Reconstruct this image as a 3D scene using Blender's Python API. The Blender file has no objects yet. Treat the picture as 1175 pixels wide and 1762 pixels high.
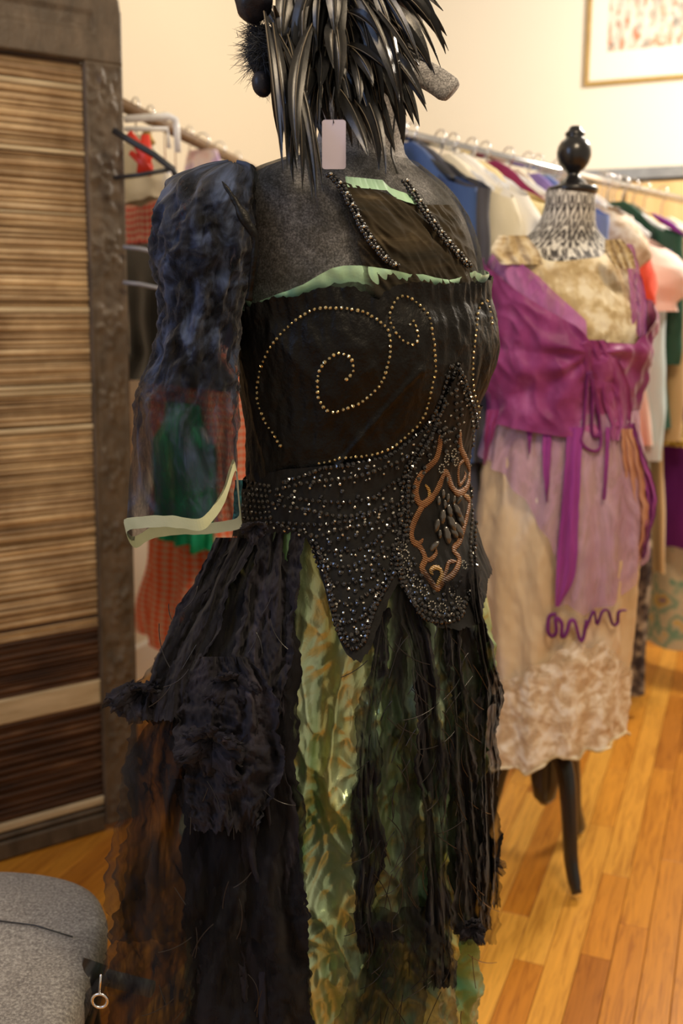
import bpy, bmesh, math, random
from mathutils import Vector, Matrix, noise
from mathutils.bvhtree import BVHTree
R = math.radians
SC = bpy.context.scene
# ---------------------------------------------------------------- camera, world, lights, exposure
H = 1.30; PITCH = R(11.3); F = 1713.0
cam = bpy.data.objects.new('camera', bpy.data.cameras.new('camera')); SC.collection.objects.link(cam)
cam.location = (0, 0, H); cam.rotation_euler = (math.pi/2 - PITCH, 0, 0)
cam.data.sensor_fit = 'VERTICAL'; cam.data.sensor_height = 36; cam.data.lens = 35
cam.data.clip_start = 0.02
cam.data.dof.use_dof = True; cam.data.dof.focus_distance = 1.16; cam.data.dof.aperture_fstop = 3.8
SC.camera = cam
SC.view_settings.view_transform = 'Standard'; SC.view_settings.look = 'None'
SC.view_settings.gamma = 1; SC.view_settings.use_curve_mapping = False
SC.view_settings.exposure = 0.0
try:
    SC.cycles.transparent_max_bounces = 24
    SC.cycles.max_bounces = 6
except Exception: pass
w = bpy.data.worlds.new('room_air'); SC.world = w; w.use_nodes = True
w.node_tree.nodes['Background'].inputs[0].default_value = (1.0, 0.84, 0.64, 1)
w.node_tree.nodes['Background'].inputs[1].default_value = 0.45
def area(name, loc, target, size, power, col, sy=None):
    l = bpy.data.lights.new(name, 'AREA'); l.energy = power; l.color = col
    l.shape = 'RECTANGLE'; l.size = size; l.size_y = sy or size
    o = bpy.data.objects.new(name, l); SC.collection.objects.link(o); o.location = loc
    o.rotation_euler = (Vector(target) - Vector(loc)).to_track_quat('-Z', 'Y').to_euler()
    return o
def bulb(name, loc, power, col, r=.12):
    l = bpy.data.lights.new(name, 'POINT'); l.energy = power; l.color = col; l.shadow_soft_size = r
    o = bpy.data.objects.new(name, l); SC.collection.objects.link(o); o.location = loc; return o
bulb('ceiling_lamp_light', (1.75, 3.2, 2.6), 165, (1.0, 0.89, 0.75), .2)
bulb('ceiling_lamp_light', (0.0, 3.3, 2.7), 5, (1.0, 0.82, 0.58), .2)
area('ceiling_lamp_light', (0.6, 0.6, 2.8), (0.3, 1.2, 0), 0.5, 32, (1.0, 0.78, 0.52))
area('window_light', (-1.9, 0.5, 2.1), (-0.1, 1.3, 1.35), 0.9, 23, (0.35, 0.55, 1.0), 1.3)
# ---------------------------------------------------------------- projection helpers (photograph pixels -> points in the room)
cp, sp = math.cos(PITCH), math.sin(PITCH)
CAM = Vector((0, 0, H))
def ray(px, py):
    dx = (px-587.5)/F; dy = -(py-881.0)/F
    return Vector((dx, cp + dy*sp, -sp + dy*cp))
def P(px, py, Y):
    d = ray(px, py); return CAM + d*(Y/d.y)
def PZ(px, py, Z):
    d = ray(px, py); return CAM + d*((Z-H)/d.z)
def lerp(a, b, t): return a + (b-a)*t
def interp(tab, x):
    if x <= tab[0][0]: return tab[0][1:]
    for i in range(len(tab)-1):
        if x <= tab[i+1][0]:
            t = (x-tab[i][0])/max(1e-9, tab[i+1][0]-tab[i][0])
            return tuple(lerp(a, b, t) for a, b in zip(tab[i][1:], tab[i+1][1:]))
    return tab[-1][1:]
def smooth_tab(tab, n=6):
    # catmull-rom resample of a table on its first column
    out = []
    for i in range(len(tab)-1):
        p0 = tab[max(0, i-1)]; p1 = tab[i]; p2 = tab[i+1]; p3 = tab[min(len(tab)-1, i+2)]
        for k in range(n):
            t = k/n; x = lerp(p1[0], p2[0], t); row = [x]
            for j in range(1, len(p1)):
                m1 = (p2[j]-p0[j])/max(1e-9, p2[0]-p0[0])*(p2[0]-p1[0]); m2 = (p3[j]-p1[j])/max(1e-9, p3[0]-p1[0])*(p2[0]-p1[0])
                t2, t3 = t*t, t*t*t
                row.append((2*t3-3*t2+1)*p1[j] + (t3-2*t2+t)*m1 + (-2*t3+3*t2)*p2[j] + (t3-t2)*m2)
            out.append(tuple(row))
    out.append(tab[-1]); return out
def spline(pts, step):
    # catmull-rom through points of any dimension, resampled at an even step
    pts = [Vector(p) for p in pts]; dense = []
    for i in range(len(pts)-1):
        p0 = pts[max(0, i-1)]; p1 = pts[i]; p2 = pts[i+1]; p3 = pts[min(len(pts)-1, i+2)]
        for k in range(12):
            t = k/12; t2 = t*t; t3 = t2*t
            dense.append(0.5*((2*p1) + (p2-p0)*t + (2*p0-5*p1+4*p2-p3)*t2 + (3*p1-p0-3*p2+p3)*t3))
    dense.append(pts[-1])
    out = [dense[0]]; acc = 0
    for a, b in zip(dense, dense[1:]):
        L = (b-a).length
        if L < 1e-12: continue
        while acc + L >= step:
            t = (step-acc)/L; a = a + (b-a)*t; out.append(a.copy()); L = (b-a).length; acc = 0
            if L < 1e-12: break
        acc += L
    return out
def nz(x, y, z=0.0): return noise.noise(Vector((x, y, z)))
def ridge(x, y, z=0.0): return 1 - 2*abs(noise.noise(Vector((x, y, z))))
# ---------------------------------------------------------------- object helpers
ROOT = {}
def tag(o, label=None, cat=None, group=None, kind=None):
    if label: o['label'] = label
    if cat: o['category'] = cat
    if group: o['group'] = group
    if kind: o['kind'] = kind
    return o
def thing(name, loc, label, cat, group=None):
    o = bpy.data.objects.new(name, None); SC.collection.objects.link(o); o.location = loc
    o.empty_display_size = 0.05
    ROOT[o.name] = Vector(loc)
    return tag(o, label, cat, group)
def link_mesh(name, verts, faces, mat, parent=None, smooth=True, uvs=None, dens=None, mats=None, fmat=None, origin=None):
    """verts in world space; kept in the frame of the parent's root (or of origin)"""
    L = Vector(origin) if origin is not None else (ROOT.get(parent.name, Vector((0, 0, 0))) if parent else Vector((0, 0, 0)))
    me = bpy.data.meshes.new(name)
    me.from_pydata([tuple(Vector(v)-L) for v in verts], [], faces)
    if smooth: me.polygons.foreach_set('use_smooth', [True]*len(me.polygons))
    if uvs is not None:
        uv = me.uv_layers.new(name='UVMap')
        flat = []
        for l in me.loops: flat.extend(uvs[l.vertex_index])
        uv.data.foreach_set('uv', flat)
    if dens is not None:
        at = me.attributes.new('weave', 'FLOAT', 'POINT'); at.data.foreach_set('value', dens)
    for m in (mats or [mat]): me.materials.append(m)
    if fmat: me.polygons.foreach_set('material_index', fmat)
    me.update()
    o = bpy.data.objects.new(name, me); SC.collection.objects.link(o)
    if parent: o.parent = parent; ROOT[o.name] = L
    else: o.location = L; ROOT[o.name] = L
    return o
def fix_normals(o):
    bm = bmesh.new(); bm.from_mesh(o.data); bmesh.ops.recalc_face_normals(bm, faces=bm.faces); bm.to_mesh(o.data); bm.free(); return o
class MB:
    def __init__(s): s.v = []; s.f = []; s.uv = []
    def add(s, v, f, uv=None):
        n = len(s.v); s.v += [Vector(x) for x in v]; s.f += [tuple(i+n for i in q) for q in f]
        s.uv += uv if uv else [(0, 0)]*len(v)
    def box(s, c, e1, e2, e3, bev=0.0):
        """centre and three half-extent vectors; bev insets the +e3 face"""
        c, e1, e2, e3 = Vector(c), Vector(e1), Vector(e2), Vector(e3)
        l1, l2, l3 = e1.length, e2.length, e3.length
        if bev <= 0:
            v = [c + e1*i + e2*j + e3*k for k in (-1, 1) for j in (-1, 1) for i in (-1, 1)]
            s.add(v, [(0,2,3,1),(4,5,7,6),(0,1,5,4),(1,3,7,5),(3,2,6,7),(2,0,4,6)])
        else:
            a, b, d = (l1-bev)/l1, (l2-bev)/l2, (l3-bev)/l3
            v = [c + e1*i + e2*j - e3 for j in (-1, 1) for i in (-1, 1)]
            v += [c + e1*i + e2*j + e3*d for j in (-1, 1) for i in (-1, 1)]
            v += [c + e1*i*a + e2*j*b + e3 for j in (-1, 1) for i in (-1, 1)]
            f = [(0,2,3,1),(8,9,11,10)]
            for o in (0, 4): f += [(o,o+1,o+5,o+4),(o+1,o+3,o+7,o+5),(o+3,o+2,o+6,o+7),(o+2,o,o+4,o+6)]
            s.add(v, f)
    def tube(s, pts, rad, n=8, cap=True, flat=1.0, up=None):
        pts = [Vector(p) for p in pts]; m = len(pts)
        if not hasattr(rad, '__len__'): rad = [rad]*m
        prev = None; v = []; f = []
        for i, p in enumerate(pts):
            t = (pts[min(m-1, i+1)]-pts[max(0, i-1)])
            t = t.normalized() if t.length > 1e-9 else Vector((0, 0, 1))
            if up is not None:
                nrm = Vector(up[i] if isinstance(up, list) else up); a = t.cross(nrm)
            else:
                ref = prev if prev is not None else (Vector((0, 0, 1)) if abs(t.z) < .9 else Vector((1, 0, 0)))
                a = ref - t*ref.dot(t)
            a.normalize(); b = t.cross(a); prev = a
            for k in range(n):
                an = 2*math.pi*k/n
                v.append(p + (a*math.cos(an) + b*math.sin(an)*flat)*rad[i])
        for i in range(m-1):
            for k in range(n):
                f.append((i*n+k, i*n+(k+1) % n, (i+1)*n+(k+1) % n, (i+1)*n+k))
        if cap: f.append(tuple(range(n-1, -1, -1))); f.append(tuple((m-1)*n+k for k in range(n)))
        s.add(v, f)
    def ball(s, c, r, n=6, m=4, sq=(1, 1, 1), rot=None):
        c = Vector(c); v = [Vector((0, 0, r*sq[2]))]; f = []
        for j in range(1, m):
            ph = math.pi*j/m
            for k in range(n):
                th = 2*math.pi*k/n + (j % 2)*math.pi/n
                v.append(Vector((r*sq[0]*math.sin(ph)*math.cos(th), r*sq[1]*math.sin(ph)*math.sin(th), r*sq[2]*math.cos(ph))))
        v.append(Vector((0, 0, -r*sq[2])))
        for k in range(n): f.append((0, 1+k, 1+(k+1) % n))
        for j in range(m-2):
            for k in range(n):
                a = 1+j*n; f.append((a+k, a+n+k, a+n+(k+1) % n, a+(k+1) % n))
        a = 1+(m-2)*n
        for k in range(n): f.append((a+k, len(v)-1, a+(k+1) % n))
        if rot is not None: v = [rot @ x for x in v]
        s.add([x+c for x in v], f)
    def lathe(s, c, prof, n=24, axis=None):
        c = Vector(c); v = []; f = []
        for (r, z) in prof:
            for k in range(n):
                a = 2*math.pi*k/n; v.append(c + Vector((r*math.cos(a), r*math.sin(a), z)))
        m = len(prof)
        for i in range(m-1):
            for k in range(n): f.append((i*n+k, i*n+(k+1) % n, (i+1)*n+(k+1) % n, (i+1)*n+k))
        f.append(tuple(range(n-1, -1, -1))); f.append(tuple((m-1)*n+k for k in range(n)))
        s.add(v, f)
    def build(s, name, mat, parent=None, smooth=True, origin=None, uv=False):
        return link_mesh(name, s.v, s.f, mat, parent, smooth, origin=origin, uvs=s.uv if uv else None)
def grid(name, rows, mat, parent=None, wrap=False, uvs=None, dens=None, origin=None, capb=False):
    m = len(rows); n = len(rows[0]); v = [p for r in rows for p in r]; f = []
    for i in range(m-1):
        for k in range(n if wrap else n-1):
            f.append((i*n+k, (i+1)*n+k, (i+1)*n+(k+1) % n, i*n+(k+1) % n))
    if capb: f.append(tuple(range(n))); f.append(tuple((m-1)*n+k for k in range(n-1, -1, -1)))
    return link_mesh(name, v, f, mat, parent, True, uvs=uvs, dens=dens, origin=origin)
# ---------------------------------------------------------------- materials
class NT:
    def __init__(s, name):
        s.m = bpy.data.materials.new(name); s.m.use_nodes = True; s.t = s.m.node_tree
        s.b = s.t.nodes['Principled BSDF']; s.out = s.t.nodes['Material Output']
    def n(s, typ, **kw):
        x = s.t.nodes.new(typ)
        for k, v in kw.items(): setattr(x, k, v)
        return x
    def l(s, a, b): s.t.links.new(a, b)
    def coord(s, kind='Object', scale=(1, 1, 1), rot=(0, 0, 0)):
        tc = s.n('ShaderNodeTexCoord'); mp = s.n('ShaderNodeMapping')
        s.l(tc.outputs[kind], mp.inputs[0]); mp.inputs['Scale'].default_value = scale; mp.inputs['Rotation'].default_value = rot
        return mp.outputs[0]
    def noise(s, vec, scale, detail=4, rough=.55, dist=0):
        x = s.n('ShaderNodeTexNoise'); s.l(vec, x.inputs['Vector']); x.inputs['Scale'].default_value = scale
        x.inputs['Detail'].default_value = detail; x.inputs['Roughness'].default_value = rough; x.inputs['Distortion'].default_value = dist
        return x.outputs['Fac']
    def ramp(s, fac, stops):
        r = s.n('ShaderNodeValToRGB'); s.l(fac, r.inputs[0]); e = r.color_ramp.elements
        while len(e) < len(stops): e.new(0.5)
        for i, (p, c) in enumerate(stops):
            e[i].position = p; e[i].color = (c[0], c[1], c[2], 1) if hasattr(c, '__len__') else (c, c, c, 1)
        return r.outputs[0]
    def math(s, op, a, b=None, clamp=False):
        x = s.n('ShaderNodeMath', operation=op, use_clamp=clamp)
        for i, q in enumerate((a, b)):
            if q is None: continue
            if isinstance(q, (int, float)): x.inputs[i].default_value = q
            else: s.l(q, x.inputs[i])
        return x.outputs[0]
    def mix(s, fac, a, b, mode='MIX'):
        x = s.n('ShaderNodeMix', data_type='RGBA', blend_type=mode)
        for i, q in ((0, fac), (6, a), (7, b)):
            if isinstance(q, (int, float)): x.inputs[i].default_value = q
            elif isinstance(q, tuple): x.inputs[i].default_value = (q[0], q[1], q[2], 1)
            else: s.l(q, x.inputs[i])
        return x.outputs[2]
    def bump(s, h, strength, dist=.002):
        x = s.n('ShaderNodeBump'); s.l(h, x.inputs['Height']); x.inputs['Strength'].default_value = strength; x.inputs['Distance'].default_value = dist
        s.l(x.outputs[0], s.b.inputs['Normal'])
    def set(s, **kw):
        for k, v in kw.items():
            i = s.b.inputs[k.replace('_', ' ')]
            if hasattr(v, 'is_linked') or isinstance(v, bpy.types.NodeSocket): s.l(v, i)
            elif isinstance(v, tuple): i.default_value = (v[0], v[1], v[2], 1)
            else: i.default_value = v
        return s
def plain(name, col, rough=.5, metal=0.0, spec=.5, coat=0, var=.12, vs=30):
    t = NT(name); f = t.noise(t.coord(), vs, 3)
    c = t.ramp(f, [(.3, tuple(x*(1-var) for x in col)), (.7, tuple(min(1, x*(1+var)) for x in col))])
    t.set(Base_Color=c, Roughness=rough, Metallic=metal, Coat_Weight=coat); t.b.inputs['Specular IOR Level'].default_value = spec
    return t.m
def fabric(name, stops, scale=(1, 1, 1), ns=12, detail=4, rough=.8, metal=0.0, sheen=.0, bs=60, bstr=.3, bd=.002, dist=0, trans=0, kind='Object', bdist=0.0):
    t = NT(name); v = t.coord(kind, scale); f = t.noise(v, ns, detail, .55, dist)
    t.set(Base_Color=t.ramp(f, stops), Roughness=rough, Metallic=metal, Sheen_Weight=sheen)
    t.b.inputs['Sheen Roughness'].default_value = .35
    t.b.inputs['Specular IOR Level'].default_value = .3
    t.bump(t.noise(v, bs, 5, .6, bdist), bstr, bd)
    return t.m
def gauze(name, stops, lo, hi, uvs=(1, 1, 1), ns=14, line=60, rough=.9, weave=0.0, sheen=.06):
    t = NT(name); v = t.coord('UV', uvs)
    f = t.noise(v, ns, 5, .6, .6)
    g = t.noise(v, line, 3, .6, 1.2)
    rid = t.math('SUBTRACT', 1.0, t.math('MULTIPLY', t.math('ABSOLUTE', t.math('SUBTRACT', g, .5)), 9.0), True)
    mr = t.n('ShaderNodeMapRange'); t.l(f, mr.inputs[0]); mr.inputs[1].default_value = .35; mr.inputs[2].default_value = .65
    mr.inputs[3].default_value = lo; mr.inputs[4].default_value = hi
    at = t.n('ShaderNodeAttribute'); at.attribute_name = 'weave'
    a = t.math('MULTIPLY', t.math('ADD', mr.outputs[0], t.math('MULTIPLY', rid, .3)), at.outputs['Fac'], True)
    c = t.ramp(f, stops)
    t.set(Base_Color=c, Roughness=rough, Sheen_Weight=sheen, Alpha=a)
    t.b.inputs['Specular IOR Level'].default_value = .15
    t.bump(g, .5, .002)
    return t.m
M = {}
# walls and floor
t = NT('wall_paint'); v = t.coord()
t.set(Base_Color=t.ramp(t.noise(v, 1.2, 3), [(.3, (.84, .78, .66)), (.7, (.86, .80, .68))]), Roughness=.75); t.bump(t.noise(v, 180, 3), .12, .001); M['wall'] = t.m
t = NT('left_wall_shaded'); t.set(Base_Color=t.ramp(t.noise(t.coord(), 1.2, 3), [(.3, (.75, .66, .51)), (.7, (.77, .68, .53))]), Roughness=.75); t.bump(t.noise(t.coord(), 180, 3), .12, .001); M['wall2'] = t.m  # weaker light on the left wall is put into this darker wall colour
FA = R(90) - math.atan2(.927, .375)       # the room stands turned by this angle against the view
t = NT('oak_floor'); v = t.coord('Object', (1, 1, 1), (0, 0, FA))
oi = t.n('ShaderNodeObjectInfo'); ta = t.n('ShaderNodeAttribute'); ta.attribute_name = 'weave'
mp = t.n('ShaderNodeVectorMath', operation='ADD'); t.l(v, mp.inputs[0])
cx = t.n('ShaderNodeCombineXYZ'); t.l(t.math('MULTIPLY', ta.outputs['Fac'], 37.0), cx.inputs[1]); t.l(t.math('MULTIPLY', ta.outputs['Fac'], 11.0), cx.inputs[0]); t.l(cx.outputs[0], mp.inputs[1])
sc2 = t.n('ShaderNodeMapping'); t.l(mp.outputs[0], sc2.inputs[0]); sc2.inputs['Scale'].default_value = (22, 1.6, 1)
g = t.noise(sc2.outputs[0], 3.2, 6, .6, 1.4)
base = t.ramp(ta.outputs['Fac'], [(0, (.46, .165, .018)), (.3, (.60, .235, .026)), (.65, (.70, .30, .034)), (1, (.84, .44, .075))])
gr = t.ramp(g, [(.32, (.62, .52, .42)), (.5, (.92, .9, .86)), (.7, (1.08, 1.06, 1.0))])
t.set(Base_Color=t.mix(1.0, base, gr, 'MULTIPLY'), Roughness=.33, Coat_Weight=.25); t.b.inputs['Coat Roughness'].default_value = .2
t.bump(g, .08, .001); M['oak'] = t.m
M['gap'] = plain('floor_gap', (.10, .045, .012), .8)
M['carved'] = fabric('carved_dark_wood', [(.3, (.065, .047, .03)), (.6, (.125, .09, .058)), (.8, (.18, .13, .085))], (1, 1, .5), 22, 6, .42, bs=55, bstr=.6, bd=.004)
M['reed'] = None
t = NT('reed_strip'); oi = t.n('ShaderNodeObjectInfo'); v = t.coord('Object', (1, 1, 30))
f = t.noise(v, 5, 6, .65)
big = t.noise(t.coord('Object', (1, 1, 1)), 5, 4, .6)
c1 = t.ramp(f, [(.3, (.34, .22, .105)), (.5, (.55, .39, .21)), (.66, (.74, .58, .36))])
c2 = t.ramp(oi.outputs['Random'], [(0, (.66, .62, .57)), (.4, (.86, .83, .8)), (.8, (1.02, 1.0, .96)), (1, (1.25, 1.22, 1.15))])
c3 = t.ramp(big, [(.33, (.50, .42, .34)), (.5, (.85, .8, .74)), (.64, (1.12, 1.1, 1.06))])
t.set(Base_Color=t.mix(1, t.mix(1, c1, c2, 'MULTIPLY'), c3, 'MULTIPLY'), Roughness=.55); t.bump(f, .4, .002); M['reed'] = t.m
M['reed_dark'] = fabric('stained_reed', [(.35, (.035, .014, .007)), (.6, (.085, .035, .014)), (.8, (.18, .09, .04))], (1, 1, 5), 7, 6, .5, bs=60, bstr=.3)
M['batten'] = fabric('pale_batten', [(.3, (.42, .31, .17)), (.7, (.62, .49, .3))], (1, 1, 8), 8, 4, .6, bs=60, bstr=.2)
M['blond'] = fabric('blond_wood', [(.3, (.62, .40, .17)), (.7, (.78, .55, .27))], (6, 6, .6), 3, 5, .5, bs=60, bstr=.1)
M['chrome'] = plain('chrome', (.75, .75, .77), .22, 1.0, var=.03)
M['steel'] = plain('grey_steel', (.33, .34, .34), .4, .6)
M['railwood'] = plain('brown_wood_rail', (.20, .12, .06), .5)
M['black'] = plain('black_lacquer', (.012, .011, .012), .28, coat=.3)
M['blackplastic'] = plain('black_plastic', (.02, .022, .028), .4)
M['whiteplastic'] = plain('white_plastic', (.82, .84, .88), .25)
M['goldframe'] = plain('gilt_wood', (.50, .33, .11), .4, .3)
M['mat'] = plain('mount_board', (.86, .83, .75), .8, var=.01)
# ---------------------------------------------------------------- the room
E1 = Vector((.375, .927, 0)).normalized(); E2 = Vector((.927, -.375, 0)).normalized()
CORNER = Vector((.142, 5.2, 0)) - E2*.16; WH = 2.95
def slab(name, a, b, z0, z1, nrm, th, mat):
    mb = MB(); c = (a+b)/2; e = (b-a)/2
    mb.box(c + Vector((0, 0, (z0+z1)/2)) - nrm*th/2, e, nrm*(th/2), Vector((0, 0, (z1-z0)/2)))
    o = mb.build(name, mat, None, False, origin=(c.x, c.y, z0)); fix_normals(o); tag(o, kind='structure'); return o
slab('wall_back', CORNER - E2*.12, CORNER + E2*5.2, 0, WH, -E1, .12, M['wall'])
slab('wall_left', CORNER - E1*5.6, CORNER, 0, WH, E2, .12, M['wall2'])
mbb = MB(); mbb.box(CORNER + E2*2.5 - E1*.012 + Vector((0, 0, .06)), E2*2.5, E1*.012, Vector((0, 0, .06))); tag(fix_normals(mbb.build('baseboard_back', M['mat'], None, False, origin=CORNER)), kind='structure')
mbb = MB(); mbb.box(CORNER - E1*2.7 + E2*.012 + Vector((0, 0, .06)), E1*2.68, E2*.012, Vector((0, 0, .06))); tag(fix_normals(mbb.build('baseboard_left', M['mat'], None, False, origin=CORNER)), kind='structure')
# floor: a dark base with every board laid on it
fl = MB(); FC = CORNER - E1*2.6 + E2*2.5
fl.box(FC + Vector((0, 0, -.03)), E1*3.0, E2*2.6, Vector((0, 0, .022)))
floor = tag(fix_normals(fl.build('floor', M['gap'], None, False, origin=(FC.x, FC.y, 0))), kind='structure')
random.seed(4)
BW = .062; boards = []; 
for i in range(84):
    c2 = i*BW + .01; s = -random.random()*.8
    while s < 5.55:
        L = random.choice((.35, .5, .62, .75, .9, 1.1))*random.uniform(.9, 1.1)
        mid = CORNER - E1*(s+L/2) + E2*(c2+BW/2)
        L2 = min(L, 5.55-s)
        if L2 > .05: boards.append((mid if L2 == L else CORNER - E1*(s+L2/2) + E2*(c2+BW/2), L2))
        s += L
def onscreen(p):
    d = p - CAM; a = d.y*cp - d.z*sp; b = d.y*sp + d.z*cp
    if a < .2: return None
    return 587.5 + F*d.x/a, 881 - F*b/a
vis = []; rest = []
for p, L in boards:
    best = 0
    for s in (-.5, 0, .5):
        q = onscreen(p + E1*L*s)
        if q and -10 < q[0] < 1185 and q[1] < 1790 and q[1] > 1100 and (q[0] > 780 or q[0] < 300): best = max(best, q[1])
    (vis if best else rest).append((best, p, L))
vis.sort(key=lambda x: -x[0]); rest += vis[295:]; vis = vis[:295]
def board(mb, p, L): mb.box(p + Vector((0, 0, -.004)), E1*(L/2-.0006), E2*(BW/2-.0006), Vector((0, 0, .0045)), .0009)
for b, p, L in vis:
    mb = MB(); board(mb, p, L); tn = random.random()
    link_mesh('floorboard', mb.v, mb.f, M['oak'], floor, False, dens=[tn]*len(mb.v))
mb = MB(); dn = []
for b, p, L in rest:
    board(mb, p, L); dn += [random.random()]*12
tag(link_mesh('floorboards_beyond', mb.v, mb.f, M['oak'], floor, False, dens=dn), kind='stuff')
# ---------------------------------------------------------------- picture on the back wall
def wallpt(px, py):
    d = ray(px, py); n = E1
    tt = (CORNER - CAM).dot(n)/d.dot(n); return CAM + d*tt
bl = wallpt(1010, 146)
up = Vector((0, 0, 1))
pr = thing('framed_picture', bl + E2*.36 - E1*.001, 'large thin gilt framed print of old houses hanging on the cream wall', 'picture')
PW, PHt = .80, .95
O = bl - E1*.012
for a, b in ((O, O+E2*PW), (O+up*PHt, O+up*PHt+E2*PW)):
    mb = MB(); mb.box((a+b)/2, E2*(PW/2+.0095), up*.0095, -E1*.011, .003); fix_normals(mb.build('frame_rail', M['goldframe'], pr, False))
for a in (O, O+E2*PW):
    mb = MB(); mb.box(a + up*PHt/2, E2*.0095, up*(PHt/2-.0095), -E1*.0108, .003); fix_normals(mb.build('frame_rail', M['goldframe'], pr, False))
mb = MB(); mb.box(O + E2*PW/2 + up*PHt/2 + E1*.004, E2*(PW/2-.005), up*(PHt/2-.005), E1*.003); fix_normals(mb.build('mount', M['mat'], pr, False))
t = NT('house_print'); v = t.coord('UV', (1, 1, 1))
vo = t.n('ShaderNodeTexVoronoi', distance='MANHATTAN'); mpv = t.n('ShaderNodeMapping'); t.l(v, mpv.inputs[0]); mpv.inputs['Scale'].default_value = (34, 16, 1); t.l(mpv.outputs[0], vo.inputs['Vector']); vo.inputs['Scale'].default_value = 1; vo.inputs['Randomness'].default_value = .7
sep = t.n('ShaderNodeSeparateColor'); t.l(vo.outputs['Color'], sep.inputs[0])
c = t.ramp(sep.outputs[0], [(0, (.76, .72, .62)), (.3, (.7, .66, .56)), (.36, (.58, .20, .10)), (.5, (.66, .36, .24)), (.6, (.25, .23, .2)), (.7, (.8, .75, .66)), (.82, (.36, .30, .24)), (1, (.8, .76, .68))])
c2 = t.mix(t.ramp(t.noise(v, 9, 4), [(.45, 0.0), (.65, .7)]), c, (.84, .8, .7))
t.set(Base_Color=c2, Roughness=.8); M['print'] = t.m
a = O + E2*.085 + up*.13 - E1*.0005
link_mesh('print_sheet', [a, a+E2*(PW-.17), a+E2*(PW-.17)+up*(PHt-.26), a+up*(PHt-.26)], [(0, 1, 2, 3)], M['print'], pr, False, uvs=[(0, 0), (1, 0), (1, 1), (0, 1)])
# little houses printed in the sheet's lowest rows (flat print, a hair above the sheet)
# ---------------------------------------------------------------- blond panelled cabinet row by the wall on the right
cab = thing('wooden_cabinet', CORNER + E2*1.75 - E1*.25, 'blond wood panelled cabinet with grey metal top edge behind the far clothes rack', 'cabinet')
CZ = 1.86; c0 = wallpt(1015, 320); s0 = (c0-CORNER).dot(E2) - .15
for k in range(5):
    mb = MB(); cc = CORNER + E2*(s0 + .18 + k*.36) - E1*.42 + up*(CZ/2)
    mb.box(cc, E2*.177, up*(CZ/2-.03), -E1*.012, .004); fix_normals(mb.build('cabinet_panel', M['blond'], cab, False))
mb = MB(); mb.box(CORNER + E2*(s0+.9) - E1*.22 + up*(CZ/2), E2*.9, up*(CZ/2-.02), E1*.18); fix_normals(mb.build('cabinet_body', M['blond'], cab, False))
mb = MB(); mb.box(CORNER + E2*(s0+.9) - E1*.23 + up*(CZ+.005), E2*.92, E1*.215, up*.022, .006); o = fix_normals(mb.build('cabinet_top', M['steel'], cab, False)); tag(o, 'grey metal top edge')
# ---------------------------------------------------------------- folding screen on the left
SB = Vector((-.536, 2.397, 0)); SD = Vector((.291, .197, 0)).normalized(); SN = Vector((SD.y, -SD.x, 0))   # towards the camera
SW = .92; lean = Vector((.014, .02, 0))
def S(u, z, d=0): return SB - SD*u + SN*d + up*z + lean*z
scr = thing('folding_screen', SB - SD*SW/2, 'tall dark carved wooden folding screen panel filled with stained reed strips', 'screen')
ST = .088
def sbox(mb, u0, u1, z0, z1, d0, d1, bev=.004):
    c = (S(u0, z0, d0) + S(u1, z1, d1))/2
    mb.box(c, SD*((u1-u0)/2), (S(0, z1)-S(0, z0))/2, SN*((d1-d0)/2), bev)
def relief(name, u0, u1, z0, z1, seed, au, az, corner=False):
    # carved face: a height field of flowers and leaves
    nu = max(8, int((u1-u0)/.0045)); nv = int((z1-z0)/.006); rows = []
    for j in range(nv+1):
        z = lerp(z0, z1, j/nv); row = []
        for i in range(nu+1):
            u = lerp(u0, u1, i/nu)
            h = 0
            cx_ = (u-u0)/(u1-u0)
            # repeated rosette / leaf motif
            per = .17; k = math.floor(z/per); zz = (z/per - k - .5)*per
            if u1-u0 > .2:
                k2 = math.floor(u/.2); uu = (u/.2 - k2 - .5)*.2; k += k2*7
            else: uu = u - (u0+u1)/2
            rr = math.hypot(uu*1.5, zz); an = math.atan2(zz, uu) + k*1.3
            pet = .5+.5*math.cos(an*(5 if k % 2 else 7))
            h += .0105*max(0, 1 - (rr/(.032+.034*pet))**4)*(.35+.65*math.cos(rr*120)**2)*(.75+.25*math.cos(an*10))
            h += .0035*max(0, ridge(u*26+seed, z*20, k))*(1 if rr > .03 else .4)
            h += .002*nz(u*70, z*55, seed)
            edge = min(cx_, 1-cx_, (z-z0)/max(.001, u1-u0), (z1-z)/max(.001, u1-u0)); h *= min(1, max(0, (edge-.06)*9)); 
            if edge < .07: h = .004
            zc = z
            if corner:
                ru = .05; du = ru - u; dz = z - (z1-ru)
                if du > 0 and dz > 0 and math.hypot(du, dz) > ru: h = -.001; q = ru/math.hypot(du, dz); u = ru - du*q; zc = z1-ru + dz*q
            row.append(S(u, zc, .0165 + h))
        rows.append(row)
    return grid(name, rows, M['carved'], None)
def frame_piece(name, u0, u1, z0, z1, seed, corner=False):
    o = relief(name, u0, u1, z0, z1, seed, 1, 1, corner)
    bm = bmesh.new(); bm.from_mesh(o.data)
    be = [e for e in bm.edges if e.is_boundary]
    r = bmesh.ops.extrude_edge_only(bm, edges=be); nv = [x for x in r['geom'] if isinstance(x, bmesh.types.BMVert)]
    base = S(0, 0, 0)
    for x in nv:
        d = (x.co - base).dot(SN) - 0.0
        x.co = x.co - SN*(d + .016) 
    bmesh.ops.recalc_face_normals(bm, faces=bm.faces); bm.to_mesh(o.data); bm.free()
    o.data.transform(Matrix.Translation(-ROOT[scr.name])); o.parent = scr; return o
ZT = 1.852
frame_piece('screen_stile', 0, ST, .02, ZT, 3)
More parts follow.
